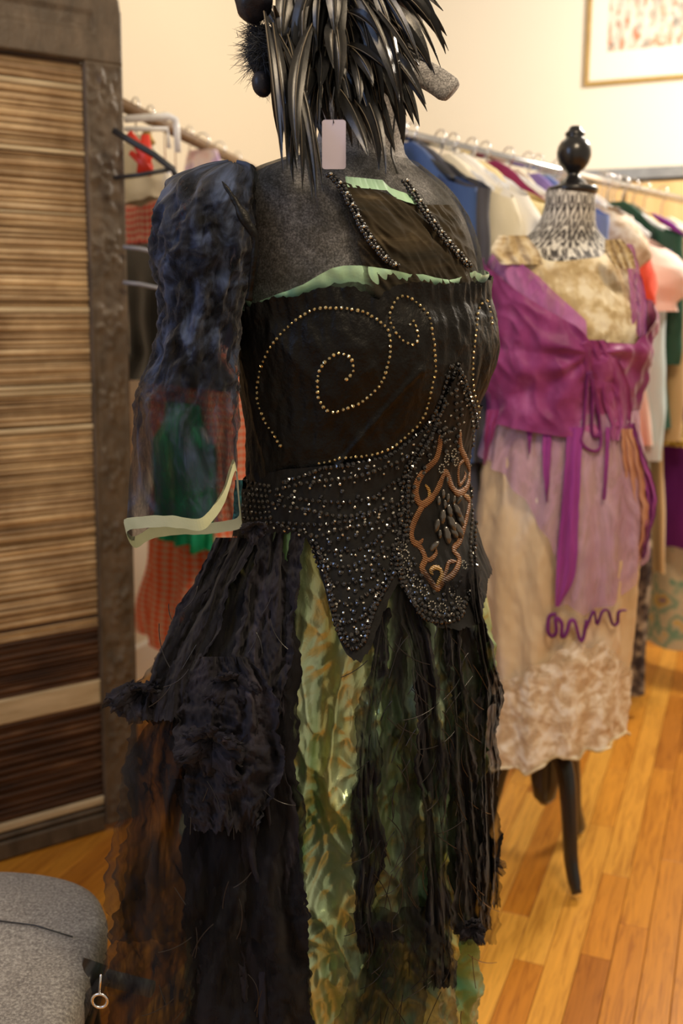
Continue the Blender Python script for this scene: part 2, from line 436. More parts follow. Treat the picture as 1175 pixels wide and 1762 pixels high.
frame_piece('screen_stile', SW-ST, SW, .02, ZT, 9)
frame_piece('top_rail', 0, SW, ZT, ZT+.165, 5, True)
for (a, b, d) in ((.004, .050, .014), (.056, .068, .012)):
    mb = MB(); sbox(mb, ST, SW-ST, a, b, -.016, d); o = fix_normals(mb.build('bottom_rail', M['carved'], scr, False))
# reed strips
random.seed(11)
bright = {}
z = ZT - .004; k = 0; zb = .088
spec = []   # (height, kind)
while z > zb:
    h = random.choice((.006, .009, .011, .014, .017)); spec.append((z-h, z)); z -= h
special = [1.80, 1.655, 1.52, 1.31, 1.135, 1.125, 1.03]
for (a, b) in spec:
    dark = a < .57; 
    if .345 < (a+b)/2 < .405: continue
    pale = (not dark) and any(a <= q < b for q in special)
    mb = MB(); bow = random.uniform(-.0012, .0012)
    if not dark or True:
        n = 7; rows = []; dd = random.uniform(-.004, .0025) + (.004 if pale else 0)
        for i in range(n):
            u = lerp(ST-.004, SW-ST+.004, i/(n-1)); s = bow*math.sin(i/(n-1)*math.pi); q = dd + random.uniform(-.0006, .0006)
            rows.append([S(u, a+s+.0004, q-.004), S(u, a+s+.0012, q), S(u, b+s-.0012, q), S(u, b+s-.0004, q-.004)])
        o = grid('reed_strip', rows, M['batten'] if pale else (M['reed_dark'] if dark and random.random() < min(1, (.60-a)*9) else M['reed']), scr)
        if pale: tag(o, 'pale cream reed strip')
mb = MB(); sbox(mb, ST-.004, SW-ST+.004, .06, ZT+.004, -.012, -.007); fix_normals(mb.build('back_panel', M['reed_dark'], scr, False))
mb = MB(); sbox(mb, ST-.002, SW-ST+.002, .342, .405, -.006, .007, .005); tag(fix_normals(mb.build('cross_batten', M['batten'], scr, False)), 'wide pale wooden batten')
mb = MB(); sbox(mb, ST-.002, SW-ST+.002, .072, .094, -.006, .009, .005); tag(fix_normals(mb.build('cross_batten', M['batten'], scr, False)), 'narrow pale wooden batten')
# ---------------------------------------------------------------- garments on racks
def cloth_m(name, a, b, ns=10, rough=.85, bs=70, sheen=.2, scale=(1, 1, .35), metal=0, bstr=.3):
    M[name] = fabric(name, [(.35, a), (.65, b)], scale, ns, 4, rough, metal, sheen, bs, bstr); return M[name]
cloth_m('blue_wool', (.035, .07, .20), (.05, .10, .27)); cloth_m('grey_wool', (.06, .06, .075), (.09, .09, .11))
cloth_m('ivory', (.80, .74, .58), (.88, .83, .70), 8); cloth_m('white_cotton', (.85, .83, .78), (.92, .9, .86), 8)
cloth_m('butter', (.82, .66, .30), (.88, .76, .45), 8); cloth_m('maroon', (.20, .015, .07), (.28, .03, .12))
cloth_m('violet', (.20, .14, .42), (.28, .2, .5)); cloth_m('sky_blue', (.16, .22, .50), (.22, .30, .58))
cloth_m('poppy', (.72, .05, .025), (.85, .09, .04), 8, .6); cloth_m('blush', (.85, .62, .55), (.93, .76, .70), 8)
cloth_m('pale_blue', (.50, .64, .68), (.62, .74, .77), 8); cloth_m('navy_denim', (.012, .02, .075), (.025, .04, .12), 20)
cloth_m('bottle_green', (.01, .05, .03), (.03, .10, .06), 8, .5); cloth_m('coral', (.72, .10, .06), (.8, .18, .1))
cloth_m('emerald_satin', (.0, .20, .09), (.04, .66, .36), 12, .22, 24, 0, (1, 1, .5), .55, .8)
cloth_m('black_satin', (.006, .008, .010), (.015, .018, .02), 8, .35); cloth_m('royal', (.02, .02, .10), (.03, .03, .14), 8)
cloth_m('purple_crepe', (.13, .01, .17), (.19, .02, .25)); cloth_m('sand', (.50, .34, .16), (.62, .46, .25), 8)
M['tweed'] = fabric('tweed', [(.38, (.10, .075, .045)), (.5, (.28, .2, .12)), (.62, (.45, .36, .24))], (1, 1, 1), 70, 3, .9)
M['yellow_lace'] = fabric('yellow_lace', [(.42, (.30, .20, .03)), (.5, (.72, .55, .10)), (.6, (.90, .80, .36))], (1, 1, 1), 65, 3, .8, bs=90, bstr=.6)
M['dark_lace'] = fabric('dark_lace', [(.4, (.03, .022, .025)), (.52, (.14, .11, .09)), (.62, (.45, .38, .28))], (1, 1, 1), 26, 5, .85, bs=60, bstr=.6)
M['beige_lace'] = fabric('beige_lace', [(.4, (.50, .36, .24)), (.5, (.70, .56, .42)), (.62, (.86, .78, .66))], (1, 1, 1), 30, 5, .85, bs=60, bstr=.6)
M['floral'] = fabric('floral_print', [(.36, (.62, .58, .44)), (.5, (.70, .64, .46)), (.56, (.20, .42, .32)), (.60, (.68, .62, .46)), (.66, (.75, .55, .12)), (.72, (.30, .22, .35))], (1, 1, 1), 9, 2, .8)
M['lilac_print'] = fabric('lilac_print', [(.38, (.55, .40, .65)), (.5, (.88, .76, .74)), (.65, (.85, .52, .52))], (1, 1, 1), 14, 2, .8)
def gingham(name, col, n):
    t = NT(name); v = t.coord('UV', (n, n, 1)); sp_ = t.n('ShaderNodeSeparateXYZ'); t.l(v, sp_.inputs[0])
    a = t.math('GREATER_THAN', t.math('FRACT', sp_.outputs[0]), .5); b = t.math('GREATER_THAN', t.math('FRACT', sp_.outputs[1]), .5)
    f = t.math('MULTIPLY', t.math('ADD', a, b), .5)
    t.set(Base_Color=t.ramp(f, [(0, (.86, .66, .50)), (.5, tuple(lerp(c, .8, .25) for c in col)), (1, col)]), Roughness=.85)
    t.t.nodes[-1]; M[name] = t.m
gingham('red_gingham', (.78, .06, .03), 60)
gingham('orange_gingham', (.98, .15, .02), 48)
M['grey_cord'] = plain('grey_cord', (.25, .26, .30), .5); M['red_ribbon'] = plain('red_ribbon', (.75, .05, .025), .4)
HANG = {}
def hanger(kind, label, hook, wdir, width, drop, matn, group, flat=False):
    o = thing('clothes_hanger', hook, label, 'hanger', group)
    mb = MB(); tdir = Vector((-wdir.y, wdir.x, 0))
    pts = [hook + wdir*(.022*math.cos(a)) + up*(-.004 + .022*math.sin(a)) for a in [math.pi*1.15 - i*math.pi*1.3/8 for i in range(9)]]
    pts = pts[::1] + [hook + up*(-.04), hook + up*(-drop)]
    mb.tube(pts, .0022, 6); mb.build('hook', M['chrome'], o)
    mb = MB()
    nk = hook - up*drop
    arm = [nk + wdir*(width/2*s) - up*(.012 + .085*abs(s)**1.25) for s in [i/8-1 for i in range(17)]]
    mb.tube(arm, [.012 if abs(i-8) < 7 else .008 for i in range(17)] if not flat else .006, 8, flat=.6 if not flat else 1)
    mb.build('arms', M[matn], o)
    if flat:
        mb = MB(); mb.tube([arm[0], arm[0]-up*.012, arm[-1]-up*.012, arm[-1]], .005, 8); mb.build('trouser_bar', M[matn], o)
    return o
def garment(name, label, cat, group, hook, wdir, mat, w=.40, L=1.1, th=.024, flare=1.15, waist=.8, sleeve=None, slen=.5, smat=None, sflare=1, seed=0, neck=.09, foldn=9, famp=.008, hemz=None, uv=True, drop=.075, trim=None, thf=1.0, collar=None):
    tdir = Vector((-wdir.y, wdir.x, 0)); top = hook - up*(drop)
    root = thing(name, hook - up*(drop+L), label, cat, group)
    nv = 46; nu = 56; rows = []; uvs = []
    for j in range(nv+1):
        v = j/nv; d = v*L
        if d < .06: hw = lerp(neck/2, w*.30, (d/.06)**.8)
        elif d < .12: hw = lerp(w*.30, w*.47, (d-.06)/.06)
        elif d < .20: hw = lerp(w*.47, w*.45, (d-.12)/.08)
        elif d < .42: hw = lerp(w*.45, w*.5*waist, ((d-.20)/.22)**.8)
        else: hw = lerp(w*.5*waist, w*.5*flare, min(1, (d-.42)/max(.01, L-.42))**.8)
        tt = lerp(.012, th, min(1, d/.12))*(1 + (thf-1)*v)
        row = []
        for i in range(nu):
            a = 2*math.pi*i/nu; fa = famp*min(1, d/.3)*(.4+.6*v)
            sx = math.cos(a); sy = math.sin(a)
            f = fa*(math.sin(a*foldn + seed*1.7 + 1.2*nz(v*2, seed)) + .6*nz(a*2.2, v*4, seed+5)*2)
            r = 1 + .0
            p = top - up*(d + .006*nz(a*2, seed, 3)*v*3) + wdir*((hw)*sx*(1 + .03*nz(v*5, a, seed)) + f*sx) + tdir*((tt*abs(sy)**.7*(1 if sy > 0 else -1)) + f*(1.2 if abs(sy) > .2 else .3)*(1 if sy > 0 else -1))
            row.append(p); uvs.append(((a/(2*math.pi))*2*w, v*L))
        rows.append(row)
    body = grid('garment_body', rows, M[mat], root, wrap=True, uvs=uvs, capb=False)
    if sleeve:
        for s in (-1, 1):
            rows = []; uvs = []; ns = 22; m = 16
            for j in range(ns+1):
                v = j/ns
                sh = top - up*.10 + wdir*(s*w*.43)
                if sleeve == 'puff':
                    c = sh + wdir*(s*(.02+.07*v)) - up*(slen*v); rr = .03 + .05*math.sin(min(1, v*1.15)*math.pi)*sflare + .012
                else:
                    c = sh + wdir*(s*(.015 + .035*math.sin(v*1.3))) - up*(slen*v) ; rr = lerp(.052, .042*sflare, v)
                row = []
                for i in range(m):
                    a = 2*math.pi*i/m; q = rr*(1 + .16*nz(a*1.5, v*7, seed+s) + .05*math.sin(a*4+v*9))
                    row.append(c + wdir*(q*math.cos(a)) + tdir*(q*.6*math.sin(a)) + up*(.02*math.cos(a)*(-s)*(1-v))); uvs.append((i/m*.25, v*slen))
                rows.append(row)
            grid('sleeve', rows, M[smat or mat], root, wrap=True, uvs=uvs)
    if trim:
        zt, tm = trim
        mb = MB(); ring = []
        mb.tube([top - up*zt + wdir*(w*.5*waist*1.02*math.cos(a)) + tdir*(th*1.05*math.sin(a)) for a in [i*math.pi/12 for i in range(25)]], .008, 6, False); mb.build('waistband', M[tm], root)
    if collar:
        mb = MB(); mb.tube([top - up*(.005+.05*(1+math.sin(a))) + wdir*(neck*.62*math.cos(a)) + tdir*(.035*math.sin(a)) for a in [i*math.pi/10 for i in range(21)]], .011, 6, False); mb.build('collar', M[collar], root)
    return root
# right rack ------------------------------------------------------------
RP0 = Vector((.158, 2.42, 1.70)); RP1 = Vector((1.33, 3.87, 1.70)); RD = (RP1-RP0).normalized(); RW = Vector((RD.y, -RD.x, 0))
rk = thing('clothes_rack', (RP0+RP1)/2 - up*1.70, 'long chrome clothes rail full of costumes behind the purple dress', 'rack')
mb = MB(); mb.tube([RP0 - RD*.18, RP1 + RD*.16], .0125, 14); mb.build('rail', M['chrome'], rk)
for q in (RP0 - RD*.15, RP1 + RD*.14):
    mb = MB(); mb.tube([q, q - up*1.66], .0125, 12); mb.build('upright', M['chrome'], rk)
    mb = MB(); mb.tube([q - up*1.655 - RW*.26, q - up*1.655 + RW*.26], .0125, 12); mb.build('foot_bar', M['chrome'], rk)
    for s in (-1, 1):
        mb = MB(); mb.ball(q - up*1.677 + RW*.24*s, .022, 12, 8, (1, .5, 1)); mb.build('caster', M['blackplastic'], rk)
G = 'costumes on the long right rack'
HG = 'hangers on the long right rack'
# s, name, label, cat, mat, kwargs, hanger (kind label)
RL = [
 (.02, 'jacket', 'black vest half hidden behind the grey mannequin neck', 'jacket', 'black_satin', dict(w=.30, L=.8, seed=1), 'whiteplastic'),
 (.10, 'jacket', 'navy beaded top under a wide blond wooden hanger beside the mannequin neck', 'top', 'navy_denim', dict(w=.34, L=.8, seed=2, drop=.16), 'blond'),
 (.16, 'blouse', 'white sleeveless blouse hanging beside the wide blond hanger', 'blouse', 'white_cotton', dict(w=.38, L=.9, seed=3, drop=.14, sleeve='s', slen=.22), 'whiteplastic'),
 (.22, 'jacket', 'bright blue wool jacket with long sleeve at the front of the rail', 'jacket', 'blue_wool', dict(w=.44, L=.85, sleeve='l', slen=.6, seed=4, th=.05, drop=.04), 'blackplastic'),
 (.30, 'jacket', 'charcoal grey wool jacket directly behind the bright blue one', 'jacket', 'grey_wool', dict(w=.48, L=.85, sleeve='l', slen=.6, seed=5, th=.04, drop=.04), 'blackplastic'),
 (.40, 'gown', 'ivory lace gown with full sleeves next to the grey jacket', 'dress', 'ivory', dict(w=.46, L=1.4, sleeve='puff', slen=.45, seed=6, flare=1.5, th=.06), 'whiteplastic'),
 (.47, 'gown', 'white gathered gown between the ivory gown and the butter yellow dress', 'dress', 'white_cotton', dict(w=.48, L=1.4, sleeve='puff', slen=.3, seed=7, flare=1.5, th=.06, drop=.05), 'whiteplastic'),
 (.56, 'dress', 'butter yellow puff sleeve dress left of the black finial', 'dress', 'butter', dict(w=.46, L=1.2, sleeve='puff', slen=.18, seed=8, flare=1.3, th=.05), 'whiteplastic'),
 (.63, 'cape', 'maroon top with pointed shoulder behind the butter yellow dress', 'top', 'maroon', dict(w=.50, L=.9, seed=9, drop=.06), 'whiteplastic'),
 (.70, 'dress', 'cream dress right beside the damask neck', 'dress', 'ivory', dict(w=.40, L=1.2, sleeve='s', slen=.2, seed=10), 'whiteplastic'),
 (.80, 'jacket', 'violet jacket just right of the damask neck', 'jacket', 'violet', dict(w=.42, L=.9, sleeve='l', slen=.55, seed=11), 'whiteplastic'),
 (.88, 'shirt', 'sky blue shirt between the violet jacket and the red dress', 'shirt', 'sky_blue', dict(w=.43, L=.9, sleeve='l', slen=.5, seed=12), 'whiteplastic'),
 (.97, 'blouse', 'beige lace blouse above the red dress', 'blouse', 'beige_lace', dict(w=.43, L=.5, sleeve='puff', slen=.2, seed=13, drop=.03), 'whiteplastic'),
 (1.03, 'dress', 'bright red satin dress behind the cream shoulder', 'dress', 'poppy', dict(w=.48, L=1.1, sleeve='puff', slen=.3, seed=14, drop=.11), 'whiteplastic'),
 (1.12, 'blouse', 'white blouse high on the rail behind the red dress', 'blouse', 'white_cotton', dict(w=.40, L=.5, sleeve='s', slen=.2, seed=15, drop=.03), 'whiteplastic'),
 (1.20, 'dress', 'blush pink dress with a flared cap sleeve', 'dress', 'blush', dict(w=.44, L=.7, sleeve='puff', slen=.2, seed=16, sflare=1.3, drop=.14), 'whiteplastic'),
 (1.235, 'dress', 'coral dress hanging straight below the blush pink sleeve', 'dress', 'coral', dict(w=.40, L=.95, seed=17, drop=.16), 'whiteplastic'),
 (1.28, 'blouse', 'pale blue long sleeve blouse with gathered cuff', 'blouse', 'pale_blue', dict(w=.40, L=.75, sleeve='l', slen=.62, seed=18, sflare=1.2, drop=.17), 'whiteplastic'),
 (1.34, 'dress', 'dark navy dress reaching to the knee behind the pale blue blouse', 'dress', 'navy_denim', dict(w=.42, L=1.05, seed=19, waist=.85, flare=1.0, sleeve='s', slen=.2, th=.05, drop=.14), 'whiteplastic'),
 (1.41, 'vest', 'beige tweed vest with dark green velvet sides', 'vest', 'tweed', dict(w=.42, L=.6, seed=20, drop=.1), 'blond'),
 (1.45, 'jacket', 'bottle green velvet jacket behind the tweed vest', 'jacket', 'bottle_green', dict(w=.46, L=.7, sleeve='l', slen=.4, seed=21, drop=.1), 'whiteplastic'),
 (1.50, 'dress', 'black and grey lace dress with its hem touching down near the floorboards', 'dress', 'dark_lace', dict(w=.42, L=1.55, seed=22, flare=1.1, th=.06, drop=.12, famp=.016), 'whiteplastic'),
 (1.57, 'dress', 'yellow lace dress at the right edge of the rail', 'dress', 'yellow_lace', dict(w=.46, L=.75, seed=23, sleeve='l', slen=.5, drop=.12), 'whiteplastic'),
 (1.62, 'slip', 'sand coloured slip with narrow hanging sleeve', 'dress', 'sand', dict(w=.45, L=1.15, seed=24, drop=.12, sleeve='l', slen=.62), 'whiteplastic'),
 (1.68, 'gown', 'long white gown printed with green and yellow flowers at the end', 'dress', 'floral', dict(w=.50, L=1.50, seed=25, flare=1.5, th=.07, drop=.12, famp=.018), 'whiteplastic'),
 (1.75, 'dress', 'purple crepe dress at the far end of the rail', 'dress', 'purple_crepe', dict(w=.56, L=1.1, seed=26, flare=1.2, drop=.12), 'whiteplastic'),
]
TARGET = [700, 745, 785, 808, 836, 878, 905, 930, 941, 975, 1012, 1031, 1064, 1086, 1076, 1140, 1122, 1137, 1148, 1153, 1165, 1126, 1196, 1176, 1232, 1216]
for (s, nm, lab, cat, mt, kw, hk), tpx in zip(RL, TARGET):
    lo, hi = -.1, 1.95
    for _ in range(30):
        s = (lo+hi)/2; e_ = RP0 + RD*s - up*.15 + (RW - RD*.32).normalized()*(kw.get('w', .4)*(.55 if kw.get('sleeve') else .46))
        if onscreen(e_)[0] < tpx: lo = s
        else: hi = s
    hook = RP0 + RD*s + up*.0
    dr = max(.022, kw.pop('drop', .075) - .045)
    wd = (RW + RD*random.uniform(-.36, -.28)).normalized()
    short = lab.split(' with ')[0]
    hl = {'blond': 'blond wooden hanger', 'blackplastic': 'black plastic hanger', 'whiteplastic': 'white plastic hanger'}[hk] + ' carrying the ' + ' '.join(short.split()[:9])
    hanger(hk, hl, hook + up*.0125, wd, kw.get('w', .4)*.86, dr+.0125, hk, HG)
    garment(nm, lab, cat, G, hook, wd, mt, drop=dr, **kw)
# left rack ------------------------------------------------------------
def railpt(px, py, z=1.80): return PZ(px, py, z)
LP0 = PZ(205, 178, 1.80); LP1 = PZ(402, 276, 1.80); LD = (LP1-LP0).normalized(); LW = Vector((LD.y, -LD.x, 0))
lk = thing('clothes_rack', (LP0+LP1)/2 - up*1.80, 'brown wooden clothes rail between the carved screen and the wall', 'rack')
mb = MB(); mb.tube([LP0 - LD*.02, LP1 + LD*.9], .016, 14); mb.build('rail', M['railwood'], lk)
for q in (LP0 + LD*.69, LP1 + LD*.87):
    mb = MB(); mb.tube([q, q - up*1.79], .013, 12); mb.build('upright', M['steel'], lk)
    mb = MB(); mb.tube([q - up*1.785 - LW*.2, q - up*1.785 + LW*.2], .013, 12); mb.build('foot_bar', M['steel'], lk)
LG = 'costumes on the left rack'; LHG = 'hangers on the left rack'
LL = [
 (.10, 'apron', 'red ribbon edged white apron hanging just beside the carved screen', 'apron', 'ivory', dict(w=.40, L=.16, seed=31, drop=.06, sleeve=None), 'whiteplastic'),
 (.20, 'dress', 'red and white gingham dress top beside the screen under the black hanger', 'dress', 'red_gingham', dict(w=.42, L=.2, seed=32, drop=.11), 'blackplastic'),
 (.30, 'dress', 'black satin dress behind the sheer sleeve with grey cords', 'dress', 'black_satin', dict(w=.62, L=.50, seed=33, drop=.20), 'blackplastic'),
 (.38, 'skirt', 'shiny emerald green satin skirt below the mint sleeve hem', 'skirt', 'emerald_satin', dict(w=.34, L=.42, seed=34, drop=.76, flare=1.05, famp=.012, th=.05, neck=.2), 'whiteplastic'),
 (.50, 'dress', 'long orange and white gingham dress behind the green satin skirt', 'dress', 'orange_gingham', dict(w=.56, L=1.06, seed=35, drop=.54, flare=1.35, famp=.02, th=.06), 'whiteplastic'),
 (.62, 'blouse', 'lilac and pink print blouse at the middle of the left rail', 'blouse', 'lilac_print', dict(w=.20, L=.35, seed=36, drop=.015, sleeve='s', slen=.14, face=1), 'whiteplastic'),
 (.78, 'dress', 'deep blue velvet dress seen between the mint cuff and the black bodice', 'dress', 'royal', dict(w=.42, L=1.45, seed=37, drop=.1, flare=1.35, face=1), 'whiteplastic'),
 (.98, 'blouse', 'cream blouse at the far end of the left rail', 'blouse', 'ivory', dict(w=.42, L=.7, seed=38, drop=.07, sleeve='s', slen=.3), 'whiteplastic'),
]
for (s, nm, lab, cat, mt, kw, hk) in LL:
    hook = LP0 + LD*s; dr = kw.pop('drop', .075); wd = LW.copy() if kw.pop('face', 0) else (LW - LD*.9).normalized()
    hl = {'blond': 'blond wooden hanger', 'blackplastic': 'black hanger', 'whiteplastic': 'clear white hanger'}[hk] + ' carrying the ' + ' '.join(lab.split()[:8])
    hanger(hk, hl, hook + up*.016, wd, kw.get('w', .4)*.86, dr+.016, hk, LHG, flat=True)
    g_ = garment(nm, lab, cat, LG, hook, wd, mt, drop=dr, **kw)
    if mt == 'black_satin':
        for y_ in (427, 488):
            mb = MB(); mb.tube([P(212, y_-2, 2.38), P(240, y_+1, 2.38), P(300, y_+14, 2.40)], .0045, 8); tag(mb.build('belt_cord', M['grey_cord'], g_), 'grey cord')
    if nm == 'apron':
        for (xa, ya, xb, yb, wd_) in ((222, 228, 258, 292, .012), (250, 232, 244, 300, .016), (224, 262, 262, 300, .010)):
            mb = MB(); mb.tube([P(xa, ya, 2.36), P((xa+xb)/2+4, (ya+yb)/2, 2.345), P(xb, yb, 2.36)], [wd_*.6, wd_, wd_*.8], 8, True, .3, Vector((0, -1, 0))); tag(mb.build('ribbon', M['red_ribbon'], g_), 'red ribbon')
bh = thing('clothes_hanger', P(225, 240, 2.32), 'black plastic hanger sloping in front of the red gingham beside the screen', 'hanger')
mb = MB(); mb.tube([P(196, 225, 2.33), P(225, 243, 2.32), P(265, 266, 2.31), P(298, 292, 2.31), P(303, 306, 2.31)], .0075, 10); mb.build('arms', M['blackplastic'], bh)
mb = MB(); mb.tube([P(196, 306, 2.33), P(240, 301, 2.32), P(290, 292, 2.31)], .005, 10); mb.build('trouser_bar', M['blackplastic'], bh)
# clear plastic clamp hanger standing up above the left rail
ch = thing('clamp_hanger', P(270, 230, 2.55), 'clear white plastic clamp hanger with a square loop above the red apron', 'hanger')
mb = MB(); mb.tube([P(214, 205, 2.5), P(290, 200, 2.55), P(302, 206, 2.56), P(304, 220, 2.56), P(306, 262, 2.56)], .0085, 10, flat=.7); mb.build('loop', M['whiteplastic'], ch)
mb = MB(); mb.tube([P(214, 222, 2.5), P(288, 222, 2.55), P(291, 255, 2.55)], .006, 10, flat=.7); mb.build('arms', M['whiteplastic'], ch)
mb = MB(); mb.tube([P(250, 226, 2.53), P(262, 250, 2.53)], .010, 8, flat=.6); mb.build('clamp', M['goldframe'], ch)
# ---------------------------------------------------------------- grey felt stool
t = NT('grey_felt'); v = t.coord()
vo = t.noise(v, 260, 3, .7); v2 = t.noise(v, 40, 3)
t.set(Base_Color=t.mix(.25, t.ramp(vo, [(.3, (.075, .068, .063)), (.5, (.26, .24, .22)), (.7, (.55, .53, .48))]), t.ramp(v2, [(.3, (.17, .155, .14)), (.7, (.36, .34, .31))])), Roughness=.95, Sheen_Weight=.15)
t.bump(vo, .5, .001); M['felt'] = t.m
stc = Vector((-.60, 1.17, .45))
stool = thing('seat_stool', (stc.x, stc.y, 0), 'grey speckled felt padded seat on a black frame left of the black gauze skirt', 'stool')
def sup(a, hx, hy, n=3.2):
    c, s = math.cos(a), math.sin(a); return hx*math.copysign(abs(c)**(2/n), c), hy*math.copysign(abs(s)**(2/n), s)
prof = [(0, .004), (.3, .0035), (.6, .002), (.85, -.001), (.94, -.006), (.985, -.015), (1.0, -.03), (.995, -.05), (.97, -.06), (.9, -.062)]
rows = []
for r_, dz in prof:
    rows.append([stc + Vector((sup(2*math.pi*k/72, .27*max(r_, .001), .262*max(r_, .001))[0], sup(2*math.pi*k/72, .27*max(r_, .001), .262*max(r_, .001))[1], dz)) for k in range(72)])
grid('seat_pad', rows, M['felt'], stool, wrap=True, capb=True)
mb = MB(); mb.tube([PZ(-20, 1582, .4548), PZ(60, 1592, .4542), PZ(125, 1612, .4525)], .0011, 6); mb.build('seam', M['blackplastic'], stool)
rows = []
for r_, dz in ((.98, -.055), (.985, -.085), (.95, -.095)):
    rows.append([stc + Vector((*sup(2*math.pi*k/48, .272*r_, .264*r_), dz)) for k in range(48)])
grid('seat_base', rows, M['black'], stool, wrap=True, capb=True)
for sx in (-1, 1):
    for sy in (-1, 1):
        mb = MB(); mb.tube([stc + Vector((.2*sx, .19*sy, -.09)), stc + Vector((.225*sx, .215*sy, -.44))], [.015, .011], 12); mb.build('leg', M['black'], stool)
mb = MB(); mb.tube([P(165, 1655, 1.20), P(140, 1720, 1.17), P(118, 1800, 1.14)], [.018, .017, .014], 12); mb.build('leg', M['black'], stool)
mb = MB(); mb.tube([P(120, 1664, 1.24), P(175, 1680, 1.22), P(262, 1702, 1.20)], .011, 12); M['pale_steel'] = plain('pale_steel', (.42, .43, .42), .45, .1); tag(mb.build('side_bar', M['pale_steel'], stool), 'grey metal side bar')
rp = P(172, 1722, 1.04); mb = MB()
mb.tube([rp + Vector((.009*math.cos(a), 0, .009*math.sin(a))) for a in [i*math.pi/8 for i in range(17)]], .002, 6, False); mb.tube([rp + Vector((0, 0, .009)), rp + Vector((.003, 0, .035))], .0015, 6)
tag(mb.build('pull_ring', M['chrome'], stool), 'small shiny metal ring')
# ---------------------------------------------------------------- hulls (lofted bodies that clothes are laid on)
class Hull:
    def __init__(s, cx, cy, yaw, rows, extra=None):
        s.cx, s.cy, s.yaw = cx, cy, yaw; s.rows = smooth_tab(sorted(rows), 6); s.extra = extra
        s.c, s.s = math.cos(yaw), math.sin(yaw)
    def pt(s, th, z, off=0.0):
        a, bf, bb, ox, oy = interp(s.rows, z)
        e = off + (s.extra(th, z) if s.extra else 0)
        b = bf if math.cos(th) > 0 else bb
        x = (a+e)*math.sin(th) + ox; y = -(b+e)*math.cos(th) + oy
        return Vector((s.cx + x*s.c - y*s.s, s.cy + x*s.s + y*s.c, z))
    def inv(s, p):
        a, bf, bb, ox, oy = interp(s.rows, p.z)
        X, Y = p.x-s.cx, p.y-s.cy
        x = X*s.c + Y*s.s - ox; y = -X*s.s + Y*s.c - oy
        b = bf if y < 0 else bb
        return math.atan2(x/a, -y/b), p.z
    def tree(s, z0, z1, off=0.0, fn=None, nt=160, nzs=140):
        v = []; f = []
        for j in range(nzs+1):
            z = lerp(z0, z1, j/nzs)
            for k in range(nt):
                th = 2*math.pi*k/nt; v.append(s.pt(th, z, off + (fn(th, z) if fn else 0)))
        for j in range(nzs):
            for k in range(nt): f.append((j*nt+k, j*nt+(k+1) % nt, (j+1)*nt+(k+1) % nt, (j+1)*nt+k))
        return BVHTree.FromPolygons(v, f)
def cast(tree, px, py, lift=0.0):
    d = ray(px, py).normalized(); h = tree.ray_cast(CAM, d)
    if h[0] is None:
        # just outside the silhouette: take the nearest surface point
        best = None
        for i in range(60):
            q = tree.find_nearest(CAM + d*(.9 + i*.03))
            if q[0] is not None and (best is None or q[3] < best[3]): best = q
        h = (best[0], best[1])
    n = h[1]
    if n.dot(d) > 0: n = -n
    return h[0] + n*lift, n
def tree_of(*objs):
    v = []; f = []
    for o in objs:
        n = len(v); L = ROOT[o.name]; v += [x.co + L for x in o.data.vertices]; f += [tuple(i+n for i in p.vertices) for p in o.data.polygons]
    return BVHTree.FromPolygons(v, f)
def edge_fn(hull, tree, pix, back):
    ctrl = []
    for px, py in pix:
        p, n = cast(tree, px, py); ctrl.append(hull.inv(p))
    ctrl += back
    ctrl = sorted(((t + math.pi) % (2*math.pi) - math.pi, z) for t, z in ctrl)
    ctrl = [(ctrl[-1][0]-2*math.pi, ctrl[-1][1])] + ctrl + [(ctrl[0][0]+2*math.pi, ctrl[0][1])]
    return lambda th: interp(ctrl, (th + math.pi) % (2*math.pi) - math.pi)[0]
def shell(name, hull, ztop, zbot, mat, parent, nt=240, nzs=60, off=0.0, fn=None, dens=None, t0=-math.pi, t1=math.pi, uvw=1.0, rag=0):
    rows = []; uvs = []; ds = []; full = abs(t1-t0-2*math.pi) < 1e-6
    for j in range(nzs+1):
        v = j/nzs; row = []
        for k in range(nt + (0 if full else 1)):
            th = lerp(t0, t1, k/nt); a, b = ztop(th), zbot(th)
            if rag: b += rag*nz(th*40, 3.3, 1) + rag*.7*nz(th*110, 1.3, 5); 
            z = lerp(a, b, v)
            row.append(hull.pt(th, z, off + (fn(th, z, v) if fn else 0))); uvs.append((th*.17*uvw, z)); ds.append(dens(th, z, v) if dens else 1.0)
        rows.append(row)
    return grid(name, rows, mat, parent, wrap=full, uvs=uvs, dens=ds)
# ---------------------------------------------------------------- materials of the black and green dress
M['heather'] = None
t = NT('heather_jersey'); v = t.coord(); f = t.noise(v, 420, 2, .8); g = t.noise(v, 90, 4, .7)
t.set(Base_Color=t.mix(.35, t.ramp(f, [(.35, (.05, .05, .055)), (.5, (.22, .215, .22)), (.65, (.55, .54, .55))]), t.ramp(g, [(.35, (.10, .10, .105)), (.65, (.36, .35, .35))])), Roughness=.95, Sheen_Weight=.2)
t.bump(f, .25, .0006); M['heather'] = t.m
M['velvet'] = fabric('black_velvet', [(.4, (.0016, .0015, .0015)), (.64, (.004, .0036, .0032)), (.72, (.020, .017, .013))], (1, 1, .8), 8, 6, .5, sheen=.0, bs=22, bstr=1.0, bd=.008, dist=1.0); M['velvet'].node_tree.nodes['Principled BSDF'].inputs['Specular IOR Level'].default_value = .22
M['velvet2'] = fabric('black_velvet_corset', [(.3, (.0015, .0014, .0014)), (.75, (.005, .0045, .004))], (1, 1, 1), 14, 4, .7, bs=60, bstr=.4, bd=.003)
t = NT('green_satin'); v = t.coord('UV', (5, .9, 1)); f = t.noise(v, 1.6, 4, .55, .9); v2 = t.coord('UV', (14, 3.5, 1)); g = t.noise(v2, 1.0, 5, .6, 1.0)
